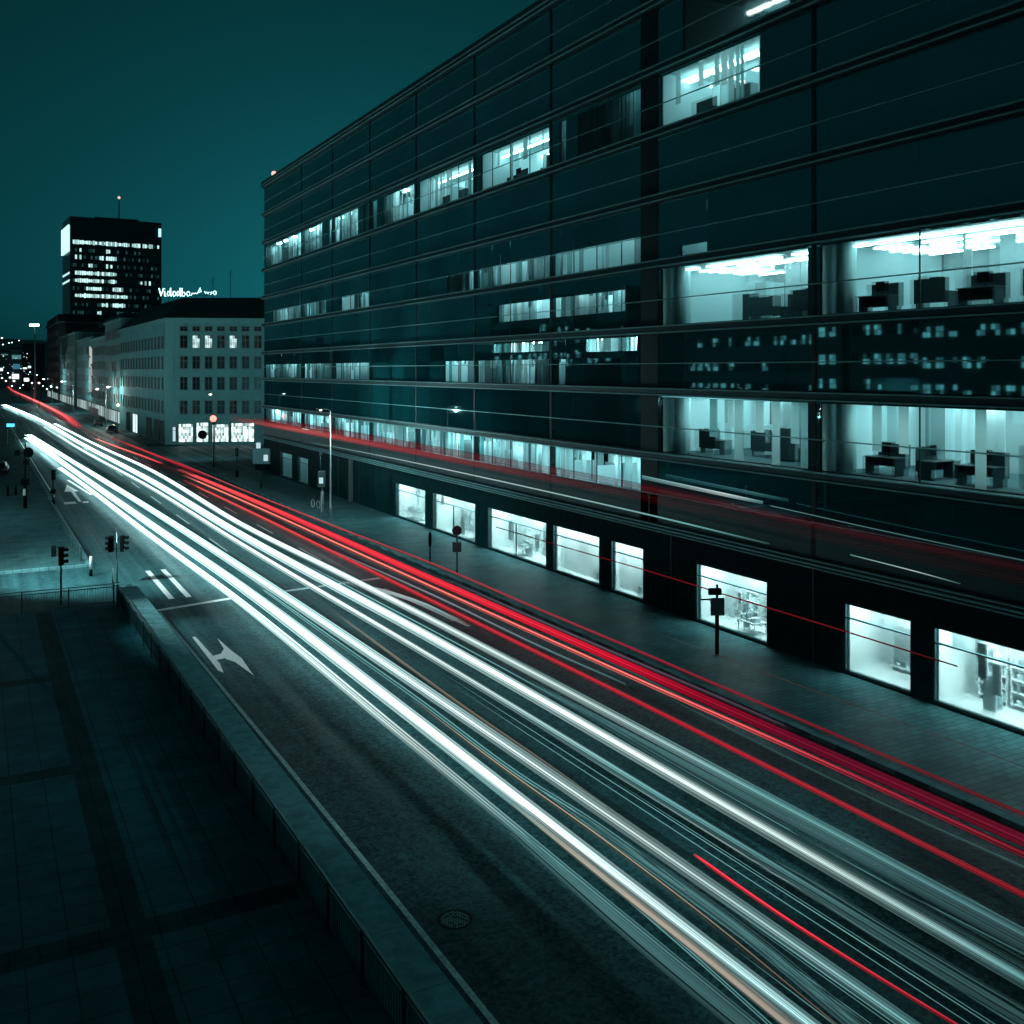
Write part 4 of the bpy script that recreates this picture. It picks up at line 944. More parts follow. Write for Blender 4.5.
# bicycle leaning at the kerb
x, y = 26.9, 87.5
t = empty('bicycle', (x, y, .13), R(100), 'bicycle parked on the pavement left of the tall street lamp', 'bicycle')
def tor(mb, c, Rr, r, n=24):
    mb.tube([(c[0] + Rr * math.cos(2 * math.pi * i / n), c[1], c[2] + Rr * math.sin(2 * math.pi * i / n)) for i in range(n + 1)], r, 6)
for wx in (-.52, .52):
    b = MB(); tor(b, (wx, 0, .34), .33, .022); wo_ = b.build('wheel', M_WHITE, t, True, True)
    s = MB()
    for i in range(12): a = 2 * math.pi * i / 12; s.tube([(wx, 0, .34), (wx + .32 * math.cos(a), 0, .34 + .32 * math.sin(a))], .004, 4)
    s.build('spokes', M_POLE, wo_, True)
b = MB()
for p, q in (((-.52, 0, .34), (-.12, 0, .30)), ((-.12, 0, .30), (-.22, 0, .85)), ((-.52, 0, .34), (-.2, 0, .75)), ((-.12, 0, .30), (.38, 0, .80)), ((-.2, 0, .75), (.36, 0, .86)), ((.52, 0, .34), (.35, 0, 1.0))): b.tube([p, q], .018, 6)
b.build('frame', M_STEEL, t, True)
b = MB(); b.tube([(.28, -.28, 1.04), (.36, -.1, 1.02), (.36, .1, 1.02), (.28, .28, 1.04)], .014, 6); b.build('handlebar', M_POLE, t, True)
b = MB(); b.bbox(-.36, -.1, -.07, .07, .86, .92, .02); b.build('saddle', M_BLACK, t, True)

# ---------------------------------------------------------------- corner house
win_cache = {}
def window_at(parent, world, rz, wd, ht, state=0):
    """framed window with a glazing bar; local x along the wall, -y outwards"""
    key = (round(wd, 2), round(ht, 2), state)
    if key not in win_cache:
        f = MB(); f.box(-wd / 2 - .1, -wd / 2, -.10, .0, -.05, ht + .1); f.box(wd / 2, wd / 2 + .1, -.10, .0, -.05, ht + .1); f.box(-wd / 2, wd / 2, -.10, 0, ht, ht + .1); f.box(-wd / 2 - .15, wd / 2 + .15, -.18, 0, -.15, -.051)
        f.box(-.03, .03, -.05, -.021, 0, ht); f.box(-wd / 2, wd / 2, -.052, -.022, ht * .62, ht * .62 + .05)
        fo = f.build('window', M_WFRAME, parent, True)
        p = MB()
        for i in range(3):
            for j in range(4): p.quad([(-wd / 2 + wd * (i + a_) / 3, -.02, ht * (j + b_) / 4) for a_, b_ in ((0, 0), (1, 0), (1, 1), (0, 1))])
        po = p.build('pane', [M_WPANE, E_WIN, E_WIN_D][state], fo, True); win_cache[key] = fo
    else:
        fo0 = win_cache[key]; fo = fo0.copy(); COL.objects.link(fo); fo.parent = parent
        c = fo0.children[0].copy(); COL.objects.link(c); c.parent = fo
    fo.location = Vector(world) - world_loc(parent); fo.rotation_euler = (0, 0, rz)
    return fo
def face(parent, A, B, cols, rows, wd, margin=1.5, states=None, maxn=99):
    A, B = Vector((*A, 0)), Vector((*B, 0)); d = (B - A); Ln = d.length; d.normalize(); rz = math.atan2(d.y, d.x); nrm = Vector((d.y, -d.x, 0))
    for r_, (z, h) in enumerate(rows):
        for k in range(cols):
            s = margin + (Ln - 2 * margin) * (k + .5) / cols; p = A + d * s + nrm * .004
            st = states.get((r_, k), 0) if states else 0
            window_at(parent, (p.x, p.y, z), rz, wd, h, st)
CA, CB, CL = (27.9, 174.0), (50.0, 164.6), (27.2, 229.0)
hs = empty('corner_house', (*CA, 0), 0, 'pale four storey corner house with a dark hipped roof and lit shop fronts', 'house')
BK = (52.0, 222.0)
b = MB(); b.prism([CA, CB, BK, CL], 0, 20.7); b.build('wall', M_RENDER, hs)
ev = .55
def outset(k): # footprint grown by k
    c = Vector((sum(p[0] for p in (CA, CB, BK, CL)) / 4, sum(p[1] for p in (CA, CB, BK, CL)) / 4)); return [tuple(Vector(p) + (Vector(p) - c).normalized() * k) for p in (CA, CB, BK, CL)]
b = MB(); b.prism(outset(.7), 20.71, 21.15); b.prism(outset(.4), 20.45, 20.705); b.build('cornice', M_TRIM, hs)
o4 = outset(.8); i4 = outset(-9.5)
b = MB(); b.loft([[(*p, 21.16) for p in o4], [(*p, 25.2) for p in i4]]); b.build('roof', M_ROOF, hs)
b = MB(); b.prism(outset(.12), 4.45, 4.75); b.build('string_course', M_TRIM, hs)
b = MB(); b.prism([(CA[0] - .12, CA[1] + .6), (CA[0] - .12, CA[1] - .1), (CA[0] + .35, CA[1] - .32), (CA[0] + 1.0, CA[1] - .57), (CA[0] + .9, CA[1] + .2)], .14, 20.4); b.build('corner_pilaster', M_TRIM, hs)
st = {(1, 1): 1, (1, 2): 1, (1, 3): 2, (1, 4): 1, (1, 5): 2, (1, 6): 2, (4, 0): 2, (4, 1): 2, (4, 4): 2, (2, 0): 2}
face(hs, CA, CB, 10, [(19.05, .7), (16.2, 2.05), (12.75, 2.0), (9.2, 2.1), (5.2, 2.15)], 1.15, 1.9, st)
face(hs, CL, CA, 15, [(16.2, 2.0), (12.75, 2.0), (9.2, 2.0), (5.2, 2.1)], 1.3, 1.2, {(1, 12): 2})
# shop fronts at street level
d = (Vector(CB) - Vector(CA)).normalized(); nrm = Vector((d.y, -d.x)); rz = math.atan2(d.y, d.x)
for k, (s0, s1, z0, z1, ml) in enumerate(((.7, 1.6, .6, 3.0, E_SIGNBOX), (2.1, 4.4, .5, 3.5, E_CSHOP), (5.0, 6.9, .5, 3.7, E_CSHOP), (7.6, 10.2, .5, 3.4, E_CSHOP), (10.7, 14.4, .5, 3.6, E_CSHOP))):
    f = MB(); wd = s1 - s0
    f.box(-.1, 0, -.12, 0, z0 - .1, z1 + .1); f.box(wd, wd + .1, -.12, 0, z0 - .1, z1 + .1); f.box(0, wd, -.12, 0, z1, z1 + .1); f.box(0, wd, -.12, 0, z0 - .1, z0)
    for q in range(1, max(1, int(wd / .9))): f.box(wd * q / int(wd / .9) - .03, wd * q / int(wd / .9) + .03, -.07, -.025, z0, z1)
    f.box(0, wd, -.072, -.026, z1 - .6, z1 - .54)
    p = Vector(CA) + d * s0 + nrm * .005
    fo = f.build('shop_front', M_STEEL, hs, True); fo.location = Vector((p.x, p.y, 0)) - hs.location; fo.rotation_euler = (0, 0, rz)
    g = MB(); rr = random.Random(k); y = 0.
    n = max(3, int(wd / .3))
    for i in range(n):
        for j in range(6): g.quad([(wd * i / n, -.02, z0 + (z1 - z0) * j / 6), (wd * (i + 1) / n, -.02, z0 + (z1 - z0) * j / 6), (wd * (i + 1) / n, -.02, z0 + (z1 - z0) * (j + 1) / 6), (wd * i / n, -.02, z0 + (z1 - z0) * (j + 1) / 6)])
    g.build('pane', ml, fo, True)
    if k == 2:
        q = MB(); q.tube([(wd * .5, -.03, 1.7), (wd * .5, -.06, 1.7)], .75, 20); q.build('round_emblem', M_BLACK, fo, True)
d2 = (Vector(CA) - Vector(CL)); L2 = d2.length; d2.normalize(); n2 = Vector((d2.y, -d2.x)); rz2 = math.atan2(d2.y, d2.x)
for s0, s1, m_ in ((L2 - 36, L2 - 29.5, E_POSTER), (L2 - 44, L2 - 40.5, E_WIN_D), (L2 - 19, L2 - 14, E_WIN_D), (L2 - 10.5, L2 - 6, E_WIN_D), (L2 - 4.6, L2 - 1.5, E_WIN_D)):
    f = MB(); wd = s1 - s0; f.box(-.12, 0, -.15, 0, .3, 4.0); f.box(wd, wd + .12, -.15, 0, .3, 4.0); f.box(0, wd, -.15, 0, 3.9, 4.0); f.box(wd * .5 - .05, wd * .5 + .05, -.08, -.025, .3, 3.9)
    p = Vector(CL) + d2 * s0 + n2 * .005; fo = f.build('shop_front', M_STEEL, hs, True); fo.location = Vector((p.x, p.y, 0)) - hs.location; fo.rotation_euler = (0, 0, rz2)
    g = MB(); g.quad([(0, -.02, .3), (wd, -.02, .3), (wd, -.02, 3.9), (0, -.02, 3.9)]); g.build('pane', m_, fo, True)
# roof antennas of the corner house
for (ax, ay, h, lb) in ((40.5, 183, 6.0, 'thin roof antenna on the corner house, tallest of three'), (38.0, 186, 5.0, 'thin roof antenna on the corner house left of the tallest'), (47.5, 180.5, 4.0, 'short roof antenna on the corner house near the office block')):
    t = empty('roof_antenna', (ax, ay, 24.6), 0, lb, 'antenna')
    b = MB(); b.tube([(0, 0, -.5), (0, 0, h)], .05, 6); b.build('mast', M_STEEL, t, True)
    b = MB(); b.box(-.5, .5, -.02, .02, h - .6, h - .56); b.box(-.35, .35, -.02, .02, h - 1.1, h - 1.06); b.build('aerial', M_STEEL, t, True)

# ---------------------------------------------------------------- houses farther down the street
def house(label, x0, x1, y0, y1, h, m, rows, cols_end, cols_st, roof=3.0, lit_states=None, name='town_house', flat=False, wd=1.2, street='x0'):
    t = empty(name, (x0, y0, 0), 0, label, 'house', 'houses down the street')
    b = MB(); b.box(x0, x1, y0, y1, 0, h); b.build('wall', m, t)
    b = MB(); b.box(x0 - .4, x1 + .4, y0 - .4, y1 + .4, h + .002, h + .5); b.build('cornice', M_TRIM, t)
    b = MB(); ins = 0.1 if flat else min(5., (x1 - x0) * .35)
    b.loft([[(x0 - .5, y0 - .5, h + .505), (x1 + .5, y0 - .5, h + .505), (x1 + .5, y1 + .5, h + .505), (x0 - .5, y1 + .5, h + .505)], [(x0 + ins, y0 + ins, h + .5 + roof), (x1 - ins, y0 + ins, h + .5 + roof), (x1 - ins, y1 - ins, h + .5 + roof), (x0 + ins, y1 - ins, h + .5 + roof)]]); rf = b.build('roof', M_ROOF, t)
    b = MB(); b.box(x0 + (x1 - x0) * .5, x0 + (x1 - x0) * .5 + 1.2, y0 + 4, y0 + 5, h + 1, h + roof + 2.2); b.build('chimney', M_RENDER3, rf)
    zr = [(4.6 + (h - 5.2) * i / rows + .5, min(2.0, (h - 5.2) / rows * .62)) for i in range(rows)]
    if cols_end: face(t, (x0, y0), (x1, y0), cols_end, zr, wd, .8, lit_states)
    face(t, (x0, y1), (x0, y0), cols_st, zr, wd, 1.0, lit_states)
    f = MB(); f.box(x0 - .12, x0 - .004, y0 + 1, y1 - 1, .5, 3.6); fo = f.build('shop_front', M_STEEL, t)
    g = MB()
    n = max(2, int((y1 - y0) / 4))
    for i in range(n): g.quad([(x0 - .125, y1 - 1 - (y1 - y0 - 2) * (i + .1) / n, .8), (x0 - .125, y1 - 1 - (y1 - y0 - 2) * (i + .9) / n, .8), (x0 - .125, y1 - 1 - (y1 - y0 - 2) * (i + .9) / n, 3.3), (x0 - .125, y1 - 1 - (y1 - y0 - 2) * (i + .1) / n, 3.3)])
    g.build('pane', emis('far_shop_pane', (.7, .95, .95), .35, island=.9), fo)
    return t
house('tall grey house with a blank end wall right behind the corner house', 27.8, 48, 231.5, 262, 23.4, M_RENDER2, 5, 0, 7, 1.0, None, flat=True)
hB = house('grey town house with tall windows below the dark tower', 28.4, 46, 264, 300, 20.5, M_RENDER3, 4, 3, 8, 3.0, {(2, 1): 2})
house('darker town house with a pale lit corner strip, left of the grey one', 29.0, 46, 303, 352, 21.5, M_RENDER2, 4, 3, 9, 2.0, {(1, 3): 2})
house('long dark apartment house farther left, below the flood light mast', 28.5, 44, 356, 420, 24.5, M_RENDER3, 5, 3, 10, 2.0, {(3, 2): 2, (2, 1): 2})
house('farthest dark apartment house with a flat top at the end of the row', 28.5, 50, 428, 500, 31.0, mat('dark_render', (.05, .065, .07), .9, var=.2), 6, 3, 10, 3.0, {(5, 1): 2, (4, 2): 2}, flat=True)
# lit advertising column strip on one house
t = empty('banner', (28.5, 302, 0), 0, 'tall pale lit banner strip hanging on the town house wall', 'banner')
b = MB(); b.box(28.0, 28.12, 299.4, 302.6, 6.0, 19.0); b.build('banner_frame', M_STEEL, t)
b = MB()
for z in (6.4, 10.0, 13.2, 16.4): b.quad([(28.0 - .01, 302.4, z), (28.0 - .01, 299.6, z), (28.0 - .01, 299.6, z + 2.7), (28.0 - .01, 302.4, z + 2.7)]); b.quad([(28.1, 299.39, z), (28.0, 299.39, z), (28.0, 299.39, z + 2.7), (28.1, 299.39, z + 2.7)])
b.quad([(27.99, 299.37, 6.4), (30.9, 299.37, 6.4), (30.9, 299.37, 10.5), (27.99, 299.37, 10.5)]); b.quad([(27.99, 299.37, 11), (30.9, 299.37, 11), (30.9, 299.37, 13.6), (27.99, 299.37, 13.6)]); b.quad([(27.99, 299.37, 14.2), (30.9, 299.37, 14.2), (30.9, 299.37, 18.6), (27.99, 299.37, 18.6)])
b.build('banner_face', emis('banner_glow', (.9, .95, .86), .42, island=.5), t)
# warm lit entrance wall between houses
t = empty('wall_lantern', (27.55, 232.5, 4.5), 0, 'warm yellow lantern lighting the house wall beside the last shop front', 'lantern')
b = MB(); b.box(-.1, .2, -.15, .15, 0, .7); b.build('lantern_body', M_STEEL, t, True); b = MB(); b.ball((-.25, 0, .35), .28, 1.2); b.build('lantern_glass', E_WARM, t, True, True)
L = bpy.data.lights.new('lantern_light', 'POINT'); L.energy = 260; L.color = (1, .72, .4); L.shadow_soft_size = .3; lo = bpy.data.objects.new('lantern_light', L); COL.objects.link(lo); lo.parent = t; lo.location = (-1.2, -.6, .6)
# white hoarding
b = MB(); b.bbox(26.2, 26.35, 262, 285, .8, 3.0, .03); o = b.build('hoarding', mat('hoarding_white', (.45, .52, .52), .7, var=.2), None); tag(o, 'pale site hoarding standing along the far pavement', 'hoarding')

# ---------------------------------------------------------------- tower
def at_depth(px, dep): u = (px - 512) / FOC; return Vector((u * dep * C_ + dep * S_, -u * dep * S_ + dep * C_, 0))
TA, TB = at_depth(70, 420), at_depth(161.5, 440); TL = at_depth(62.5, 440); TD = TB + (TL - TA)
tw = empty('office_tower', tuple(TA), 0, 'tall dark office tower with rows of lit windows and bright signs at the top', 'tower')
TH = 12.5 + (370 - 216) / FOC * 420
b = MB(); b.prism([(p.x, p.y) for p in (TA, TB, TD, TL)], 0, TH); b.build('wall', M_TOWER, tw)
dr = (TB - TA); TW = dr.length; dr.normalize(); nr = Vector((dr.y, -dr.x, 0))
if nr.dot(-TA) < 0: nr = -nr
rows = [(243, [(0, 40, 1)]), (250.8, [(1, 4, .6), (15, 20, .8), (7, 12, .18)]), (257.8, [(1, 5, .8), (12, 20, .8), (22, 24, .3)]), (265.8, [(7, 9, .7), (15, 19, .8)]), (273.5, [(1, 20, 1)]), (281, [(1, 14, 1), (16, 20, .8), (30, 36, .8)]), (288.8, [(6, 13, .9), (18, 23, .9)]), (296, [(1, 25, 1)]), (304.8, [(13, 17, .6), (18, 24, .9), (4, 9, .18)]), (312.8, [(11, 13, .7)]), (319.8, [(1, 8, .9), (9, 13, .5)]), (327, [(2, 6, .3)])]
NC = 40; rt = random.Random(5)
for y, segs in rows:
    z = 12.5 + (370 - y) / FOC * 425; h = 1.9
    f = MB(); p0 = TA + dr * .6 + nr * .05; p1 = TA + dr * (TW - .6) + nr * .05
    f.quad([(p0.x, p0.y, z - h / 2 - .15), (p1.x, p1.y, z - h / 2 - .15), (p1.x, p1.y, z + h / 2 + .15), (p0.x, p0.y, z + h / 2 + .15)])
    fo = f.build('window_band', mat('tower_glass', (.008, .03, .034), .1, ior=1.7), tw)
    g = MB()
    for a, c, pr in segs:
        pass
    for a, c, pr in segs:
        for k in range(a, c):
            if rt.random() > (pr if k < 26 else pr * .5): continue
            s0 = 1.0 + (TW - 2) * (k + .08) / NC; s1 = 1.0 + (TW - 2) * (k + .92) / NC; q0 = TA + dr * s0 + nr * .09; q1 = TA + dr * s1 + nr * .09; hh = h * rt.uniform(.6, 1) / 2
            g.quad([(q0.x, q0.y, z - hh), (q1.x, q1.y, z - hh), (q1.x, q1.y, z + hh), (q0.x, q0.y, z + hh)])
    if g.v: g.build('lit_panes', E_TOWER, fo)
    q_ = MB()
    for k in range(NC):
        if rt.random() < .34:
            s0 = 1.0 + (TW - 2) * (k + .1) / NC; s1 = 1.0 + (TW - 2) * (k + .9) / NC; q0 = TA + dr * s0 + nr * .07; q1 = TA + dr * s1 + nr * .07
            q_.quad([(q0.x, q0.y, z - .7), (q1.x, q1.y, z - .7), (q1.x, q1.y, z + .7), (q0.x, q0.y, z + .7)])
    q_.build('dim_panes', emis('tower_dim_panes', (.12, .42, .45), .09, island=.9), fo)
# lit rows on the narrow side
dl = (TL - TA).normalized(); nl = Vector((-dl.y, dl.x, 0))
if nl.dot(-TA) < 0: nl = -nl
for y in (273.5, 281):
    z = 12.5 + (370 - y) / FOC * 425; g = MB(); q0 = TA + dl * 1 + nl * .09; q1 = TA + dl * ((TL - TA).length - 1) + nl * .09
    g.quad([(q0.x, q0.y, z - .5), (q1.x, q1.y, z - .5), (q1.x, q1.y, z + .4), (q0.x, q0.y, z + .4)]); g.build('side_window', E_TOWER, tw)
def sign_slab(pa, pb, z0, z1, n, th=.5):
    g = MB(); g.loft([[(pa.x + n.x * a, pa.y + n.y * a, z) for pa, a in ((pa, .1), (pb, .1), (pb, .1 + th), (pa, .1 + th))] for z in (z0, z1)]); o = g.build('illuminated_sign', E_TOWER_S, tw); return o
sign_slab(TA + dl * 1, TA + dl * ((TL - TA).length - .6), TH - 14.5, TH - 3.5, nl)
sign_slab(TB - dr * 1.3, TB - dr * .3, TH - 6.2, TH - 2.6, nr)
b = MB(); m_ = (TA + TB) / 2 + (TL - TA) * .4; b.box(m_.x - 8, m_.x + 10, m_.y - 5, m_.y + 5, TH - .1, TH + 1.2); b.build('plant_room', M_TOWER, tw)
t = empty('tower_mast', (m_.x + 2.5, m_.y, TH + 1.2), 0, 'thin mast with a small light on the roof of the dark tower', 'mast')
b = MB(); b.tube([(0, 0, 0), (0, 0, 9.5)], [.35, .15], 8); b.build('pole', M_TOWER, t, True); b = MB(); b.ball((0, 0, 9.8), .6); b.build('beacon', emis('mast_beacon', (1, .6, .55), 1.2), t, True, True)
# neon script sign standing on the house behind the corner house
nb = at_depth(156, 330); nd = Vector((C_, -S_, 0)); sc = 330 / FOC
t = empty('rooftop_building', tuple(nb), 0, 'low dark block behind the corner house that carries the neon script', 'building')
b = MB(); q = [nb + nd * (-1), nb + nd * 26, nb + nd * 26 + Vector((S_, C_, 0)) * 14, nb - nd + Vector((S_, C_, 0)) * 14]; b.prism([(p.x, p.y) for p in q], 0, 33.5); b.build('wall', M_RENDER3, t)
b = MB(); b.prism([(p.x, p.y) for p in q], 33.51, 34.2); b.build('roof', M_ROOF, t)
t = empty('neon_sign', (nb.x, nb.y, 34.2), -YAW, 'blue white neon script sign on a roof beside the dark tower', 'neon sign')
strokes = {'V': [[(0, 2.6), (.6, .1), (1.5, 2.6)]], 'i': [[(.1, 1.7), (.2, .1), (.6, .0)], [(.15, 2.4), (.2, 2.5)]], 'd': [[(1., 1.3), (.4, 1.6), (.1, .8), (.4, .1), (1., .5), (1.2, 2.7), (1.25, .1), (1.6, .1)]], 'o': [[(.9, 1.5), (.3, 1.5), (.1, .7), (.5, .0), (1.1, .4), (1.1, 1.1), (.7, 1.6)]],
           'b': [[(.1, 2.7), (.15, .1), (.8, .0), (1.2, .6), (.9, 1.3), (.3, 1.2)]], 'r': [[(.1, .2), (.5, .9), (1.3, .9), (1.8, 1.0)]], 'a': [[(0, .3), (.5, .6), (1.3, 2.3), (1.6, .9), (.9, .8)]], 'w': [[(0, 1.5), (.4, .5), (.8, 1.2), (1.2, .4), (1.5, 1.2)]], 's': [[(.9, 1.2), (.3, 1.1), (.9, .5), (.2, .2)]]}
sx = 1.0; zb = (370 - 296.5) / FOC * 330 + 12.5 - 34.2
for ch, adv in (('V', 1.7), ('i', .9), ('d', 1.8), ('o', 1.3), ('d', 1.8), ('b', 1.5), ('o', 1.4), ('r', 1.9), ('a', 2.2), ('w', 1.7), ('s', 1.1), ('o', 1.2)):
    if ch == 'w': sx += .5
    g = MB(); k = .75 if ch in 'wso' and sx > 13 else 1.0
    for stq in strokes[ch]: g.tube([(sx + x_, 0, zb + .1 + z_ * k + (.5 if sx > 12 else 0)) for x_, z_ in stq], .20 if sx < 8.5 else .14, 6)
    g.build('letter', E_NEON, t, True); sx += adv
b = MB()
for x_ in range(1, 18, 3): b.box(x_ - .06, x_ + .06, .25, .37, 0, zb + 2.2)
b.box(.5, 17, .2, .249, zb + .3, zb + .42); b.build('sign_frame', M_STEEL, t, True)

# flood light mast
fm = at_depth(35, 400); t = empty('floodlight_mast', (fm.x, fm.y, 0), -YAW, 'tall mast with a wide bright floodlight head at the far left', 'floodlight')
zt = 12.5 + 45 / FOC * 400
b = MB(); b.tube([(0, 0, 0), (0, 0, zt - .6)], [.5, .28], 10); b.build('pole', M_POLE, t, True, True)
b = MB(); b.bbox(-2.2, 2.2, -.5, .5, zt - .6, zt + .5, .15); hd = b.build('lamp_head', M_SIGN_D, t, True)
b = MB(); b.loft([[(-1.9, -.55, zt - .5), (1.9, -.55, zt - .5), (1.9, -.55, zt + .35), (-1.9, -.55, zt + .35)], [(-1.9, -.65, zt - .5), (1.9, -.65, zt - .5), (1.9, -.65, zt + .35), (-1.9, -.65, zt + .35)]]); b.build('lamp_glass', emis('flood_glass', (.8, 1, 1), 9.0), hd, True)

# distant hill and the lit town at the end of the street
b = MB(); hx = [(-420, 900), (-300, 960), (-180, 1000), (-60, 1010), (60, 1030), (200, 1060), (420, 1100)]
hz = [34, 40, 46, 44, 40, 30, 18]
for i in range(len(hx) - 1):
    (xa, ya), (xb, yb) = hx[i], hx[i + 1]
    b.quad([(xa, ya - 220, -.2), (xb, yb - 220, -.2), (xb, yb, hz[i + 1]), (xa, ya, hz[i])]); b.quad([(xa, ya, hz[i]), (xb, yb, hz[i + 1]), (xb, yb + 300, -.2), (xa, ya + 300, -.2)])
tag(b.build('hill', M_HILL), kind='structure')
def far_block(px0, px1, ytop, dep, label, m, lits):
    A, B = at_depth(px0, dep), at_depth(px1, dep); H = 12.5 + (370 - ytop) / FOC * dep; bk = Vector((S_, C_, 0)) * 14
    t = empty('distant_building', tuple(A), 0, label, 'building', 'distant town buildings')
    b = MB(); b.prism([(p.x, p.y) for p in (A, B, B + bk, A + bk)], 0, H); b.build('wall', m, t)
    b = MB(); b.prism([(p.x, p.y) for p in (A, B, B + bk, A + bk)], H + .01, H + .8); b.build('roof', M_ROOF, t)
    fr = -Vector((S_, C_, 0)) * .08
    rw = random.Random(int(px0 * 7 + 900))
    lits = list(lits)
    for q in range(14):
        a_ = rw.uniform(px0 + .5, px1 - 1.5); y_ = ytop + 3 + rw.random() * (372 - ytop); lits.append((a_, a_ + rw.uniform(.5, 1.1), y_, y_ + rw.uniform(.5, 1.0), E_FARD if rw.random() < .65 else E_FAR))
    for (pa, pb, ya, yb, e) in lits:
        u0, u1 = at_depth(pa, dep) + fr, at_depth(pb, dep) + fr; g = MB(); za, zb_ = 12.5 + (370 - yb) / FOC * dep, 12.5 + (370 - ya) / FOC * dep
        g.quad([(u0.x, u0.y, za), (u1.x, u1.y, za), (u1.x, u1.y, zb_), (u0.x, u0.y, zb_)]); g.build('window', e, t)
E_FAR = emis('far_lit_pane', (.75, 1, 1), 1.6); E_FARD = emis('far_dim_pane', (.2, .55, .6), .35)
far_block(-12, 12, 352, 700, 'distant low block with a pale roof line at the far left edge', M_RENDER3, [(-2, 3, 368, 371, E_FAR), (1, 8, 354, 355.2, E_FARD)])
far_block(10, 24, 349, 650, 'distant block with a pale top storey beside the low one', M_RENDER2, [(12, 21, 355, 359, E_FARD), (13, 20, 364, 369, emis('far_blue_pane', (.1, .4, .6), .4)), (12, 19, 374, 379, E_FAR)])
far_block(22, 34, 345, 600, 'distant narrow dark block below the floodlight', mat('dark_render', (.05, .065, .07)), [(23, 27, 367.5, 369, E_FAR), (28, 31, 366, 368, E_FAR), (24, 29, 378, 381.5, E_FAR)])
# points of light: lamps of the far street and on the hill
def far_lamp(px, py, dep, r, e, label, grp):
    r *= .62; p = at_depth(px, dep); z = 12.5 - (py - 370) / FOC * dep
    t = empty('distant_lamp', (p.x, p.y, 0), 0, label, 'lamp', grp)
    b = MB(); b.tube([(0, 0, -.1), (0, 0, z - r)], .12, 6); b.build('pole', M_STEEL, t, True); b = MB(); b.ball((0, 0, z), r, .9, 10, 6); b.build('lamp_glass', e, t, True, True)
E_FL = emis('far_lamp_glass', (.75, 1, 1), 3.0); E_FLW = emis('far_lamp_warm', (1, .8, .65), 3.5)
for px, py, r in ((2, 338, 1.1), (3, 344.5, .9), (9, 343, .8), (12, 342.5, .8), (19, 340.5, .7), (26.5, 350, .9)):
    far_lamp(px, py, 790, r, E_FL, 'tiny cool light on the dark hill at the far left', 'lights on the hill')
for px, py, r in ((2, 378, .7), (6, 381, .7), (10, 377.5, .8), (14, 381, .9), (17, 376, .8), (28, 380, .9), (32, 383, .5), (47, 389, .5), (51, 386.5, .6), (57, 387.5, .5), (23, 385, .5)):
    far_lamp(px, py, 520 if px < 30 else 380, r, E_FL, 'small cool street light at the end of the street', 'lights at the end of the street')
for px, py, r in ((20, 388, .4), (34, 388.5, .35), (43, 386, .4), (62, 391, .4), (66, 388, .35), (12, 386, .5), (8, 373, .5), (37, 375, .45), (30, 372, .4)):
    far_lamp(px, py, 430, r, E_FL, 'small cool light among the dark houses at the end of the street', 'lights among the far houses')
for px, py, r in ((39, 383, .55), (74, 397.5, .35), (82.5, 397.5, .3)):
    far_lamp(px, py, 330, r, E_FLW, 'small warm light beside the far red trail', 'warm lights by the far pavement')
# blue lit sign on the left square
x, y = ground(11, 446)
t = empty('shop_sign', (x, y, 0), -YAW, 'small bright blue sign on posts at the left edge of the square', 'sign')
b = MB()
for s in (-.6, .6): b.tube([(s, 0, 0), (s, 0, 3.0)], .08, 8)
b.build('post', M_STEEL, t, True); b = MB(); b.bbox(-.75, .75, -.15, .15, 3.0, 4.0, .05); bo = b.build('board', M_STEEL, t, True); b = MB(); b.box(-.65, .65, -.17, -.151, 3.15, 3.7); b.build('sign_face', E_BLUE, bo, True)

# ---------------------------------------------------------------- parked cars
def make_car():
    t = empty('parked_car', (0, 0, 0))
    sec = [(-2.1, .45, .75, .80), (-1.95, .3, .92, .84), (-1.0, .28, .95, .88), (.9, .28, .92, .88), (1.8, .3, .78, .84), (2.1, .42, .62, .74)]
    b = MB(); b.loft([[(x, -w_, z0), (x, w_, z0), (x, w_ * 1.02, (z0 + z1) / 2), (x, w_ * .93, z1), (x, -w_ * .93, z1), (x, -w_ * 1.02, (z0 + z1) / 2)] for x, z0, z1, w_ in sec]); body = b.build('body', M_CARS[0], t, True, True)
    b = MB(); b.loft([[(-1.9, -.72, .93), (1.0, -.72, .92), (1.0, .72, .92), (-1.9, .72, .93)], [(-1.35, -.58, 1.42), (.25, -.58, 1.42), (.25, .58, 1.42), (-1.35, .58, 1.42)]]); b.build('cabin_glass', M_WPANE, t, True)
    b = MB(); b.bbox(-1.38, .28, -.6, .6, 1.421, 1.47, .03); b.build('roof', M_CARS[0], t, True)
    for x_ in (-1.3, 1.3):
        for s in (-.78, .78):
            b = MB(); b.tube([(x_, s - .09, .31), (x_, s + .09, .31)], .31, 16); wl = b.build('wheel', M_RUBBER, t, True); b = MB(); b.tube([(x_, s - .095, .31), (x_, s + .095, .31)], .18, 12); b.build('rim', M_POLE, wl, True)
    for s in (-.6, .6):
        b = MB(); b.box(2.03, 2.12, s - .14, s + .14, .55, .66); b.build('headlight', M_WHITE, t, True); b = MB(); b.box(-2.13, -2.03, s - .14, s + .14, .62, .76); b.build('tail_light', M_RED_SIGN, t, True)
    return t
car0 = make_car()
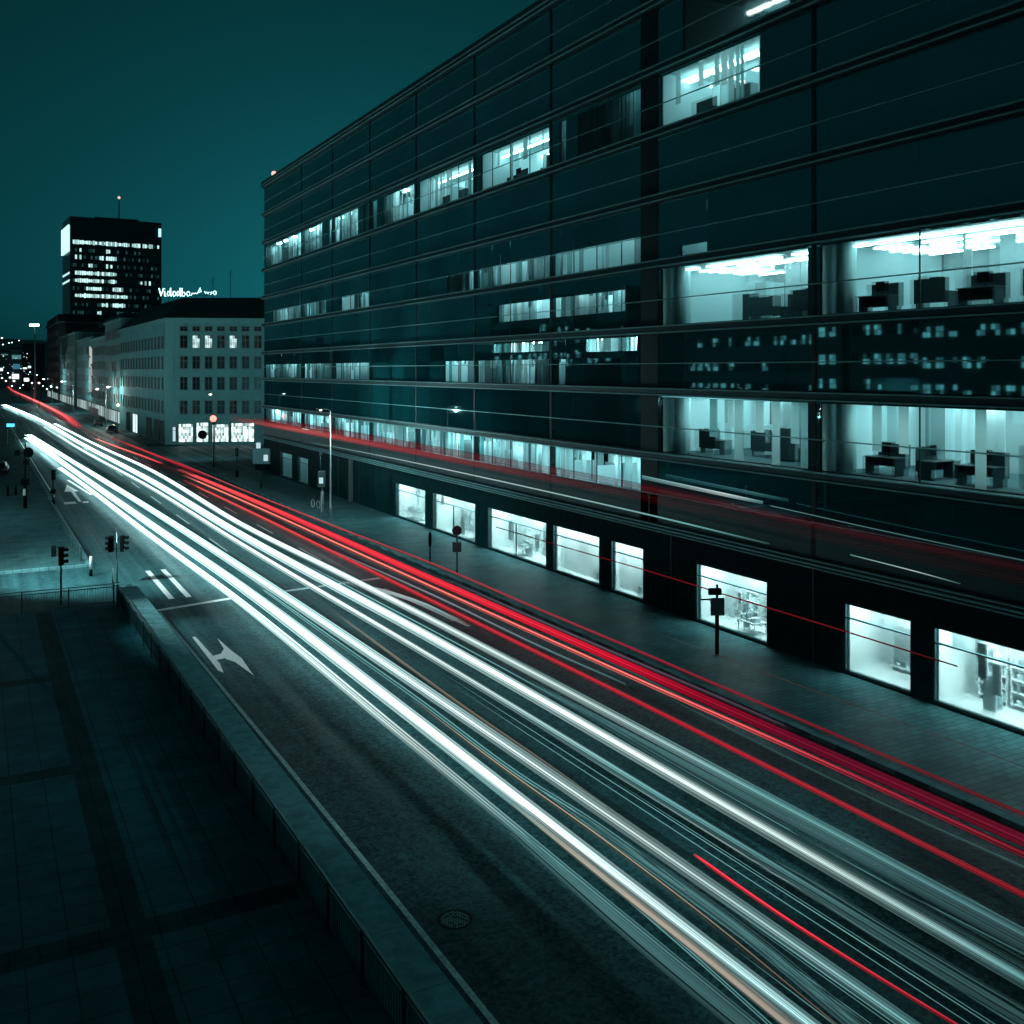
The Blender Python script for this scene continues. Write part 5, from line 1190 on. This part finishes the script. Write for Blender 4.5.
for i, (x, y, rz, lb) in enumerate(((24.0, 214, 90, 'dark parked car at the right kerb left of the corner house'), (24.0, 240, 90, 'second dark parked car farther along the right kerb'), (2.6, 134, 84, 'dark parked car on the left square nearest to the mast'), (1.2, 146, 80, 'dark parked car behind the nearest one on the left square'), (0.6, 160, 84, 'farthest dark parked car at the left edge'))):
    c = car0 if i == 0 else copy_tree(car0); c.location = (x, y, .0 if x > 20 else .13); c.rotation_euler = (0, 0, R(rz)); tag(c, lb, 'car', 'parked cars')

# ---------------------------------------------------------------- buildings on the viewer's side of the street (seen as reflections)
def opposite(x, ya, yb, h, label, rows, pitch, wd, ht, prob, seed, dep=14):
    rr = random.Random(seed); t = empty('opposite_building', (x, ya, 0), 0, label, 'building')
    b = MB(); b.box(x - dep, x, ya, yb, 0, h); b.build('wall', mat('dark_render', (.05, .065, .07)), t)
    b = MB(); b.box(x - dep - .3, x + .3, ya - .3, yb + .3, h + .01, h + .6); b.build('roof', M_ROOF, t)
    for z in rows:
        f = MB(); f.quad([(x + .01, ya + .5, z - .1), (x + .01, yb - .5, z - .1), (x + .01, yb - .5, z + ht + .1), (x + .01, ya + .5, z + ht + .1)]); fo = f.build('window_band', M_WPANE, t); g = MB(); y = ya + 1
        while y < yb - wd - .5:
            if rr.random() < prob:
                for i in range(2):
                    for j in range(2):
                        if rr.random() < .8: g.quad([(x + .03, y + wd * i / 2, z + ht * j / 2), (x + .03, y + wd * (i + .9) / 2, z + ht * j / 2), (x + .03, y + wd * (i + .9) / 2, z + ht * (j + .9) / 2), (x + .03, y + wd * i / 2, z + ht * (j + .9) / 2)])
            y += pitch
        if g.v: g.build('lit_panes', E_REFW, fo)
opposite(-25, 54, 82, 27, 'dark office block across the street outside the left of the photo', (9.6, 12.4, 15.6), 1.6, .95, 1.15, .75, 3)
opposite(-25, 83, 112, 22, 'lower dark office block across the street beyond the first one', (9.6, 12.4, 15.6), 1.6, .95, 1.15, .6, 4)
opposite(-25, 126, 172, 24, 'dark apartment block across the street farther up', (14.6, 17.0), 1.8, 1.1, 1.2, .75, 6)
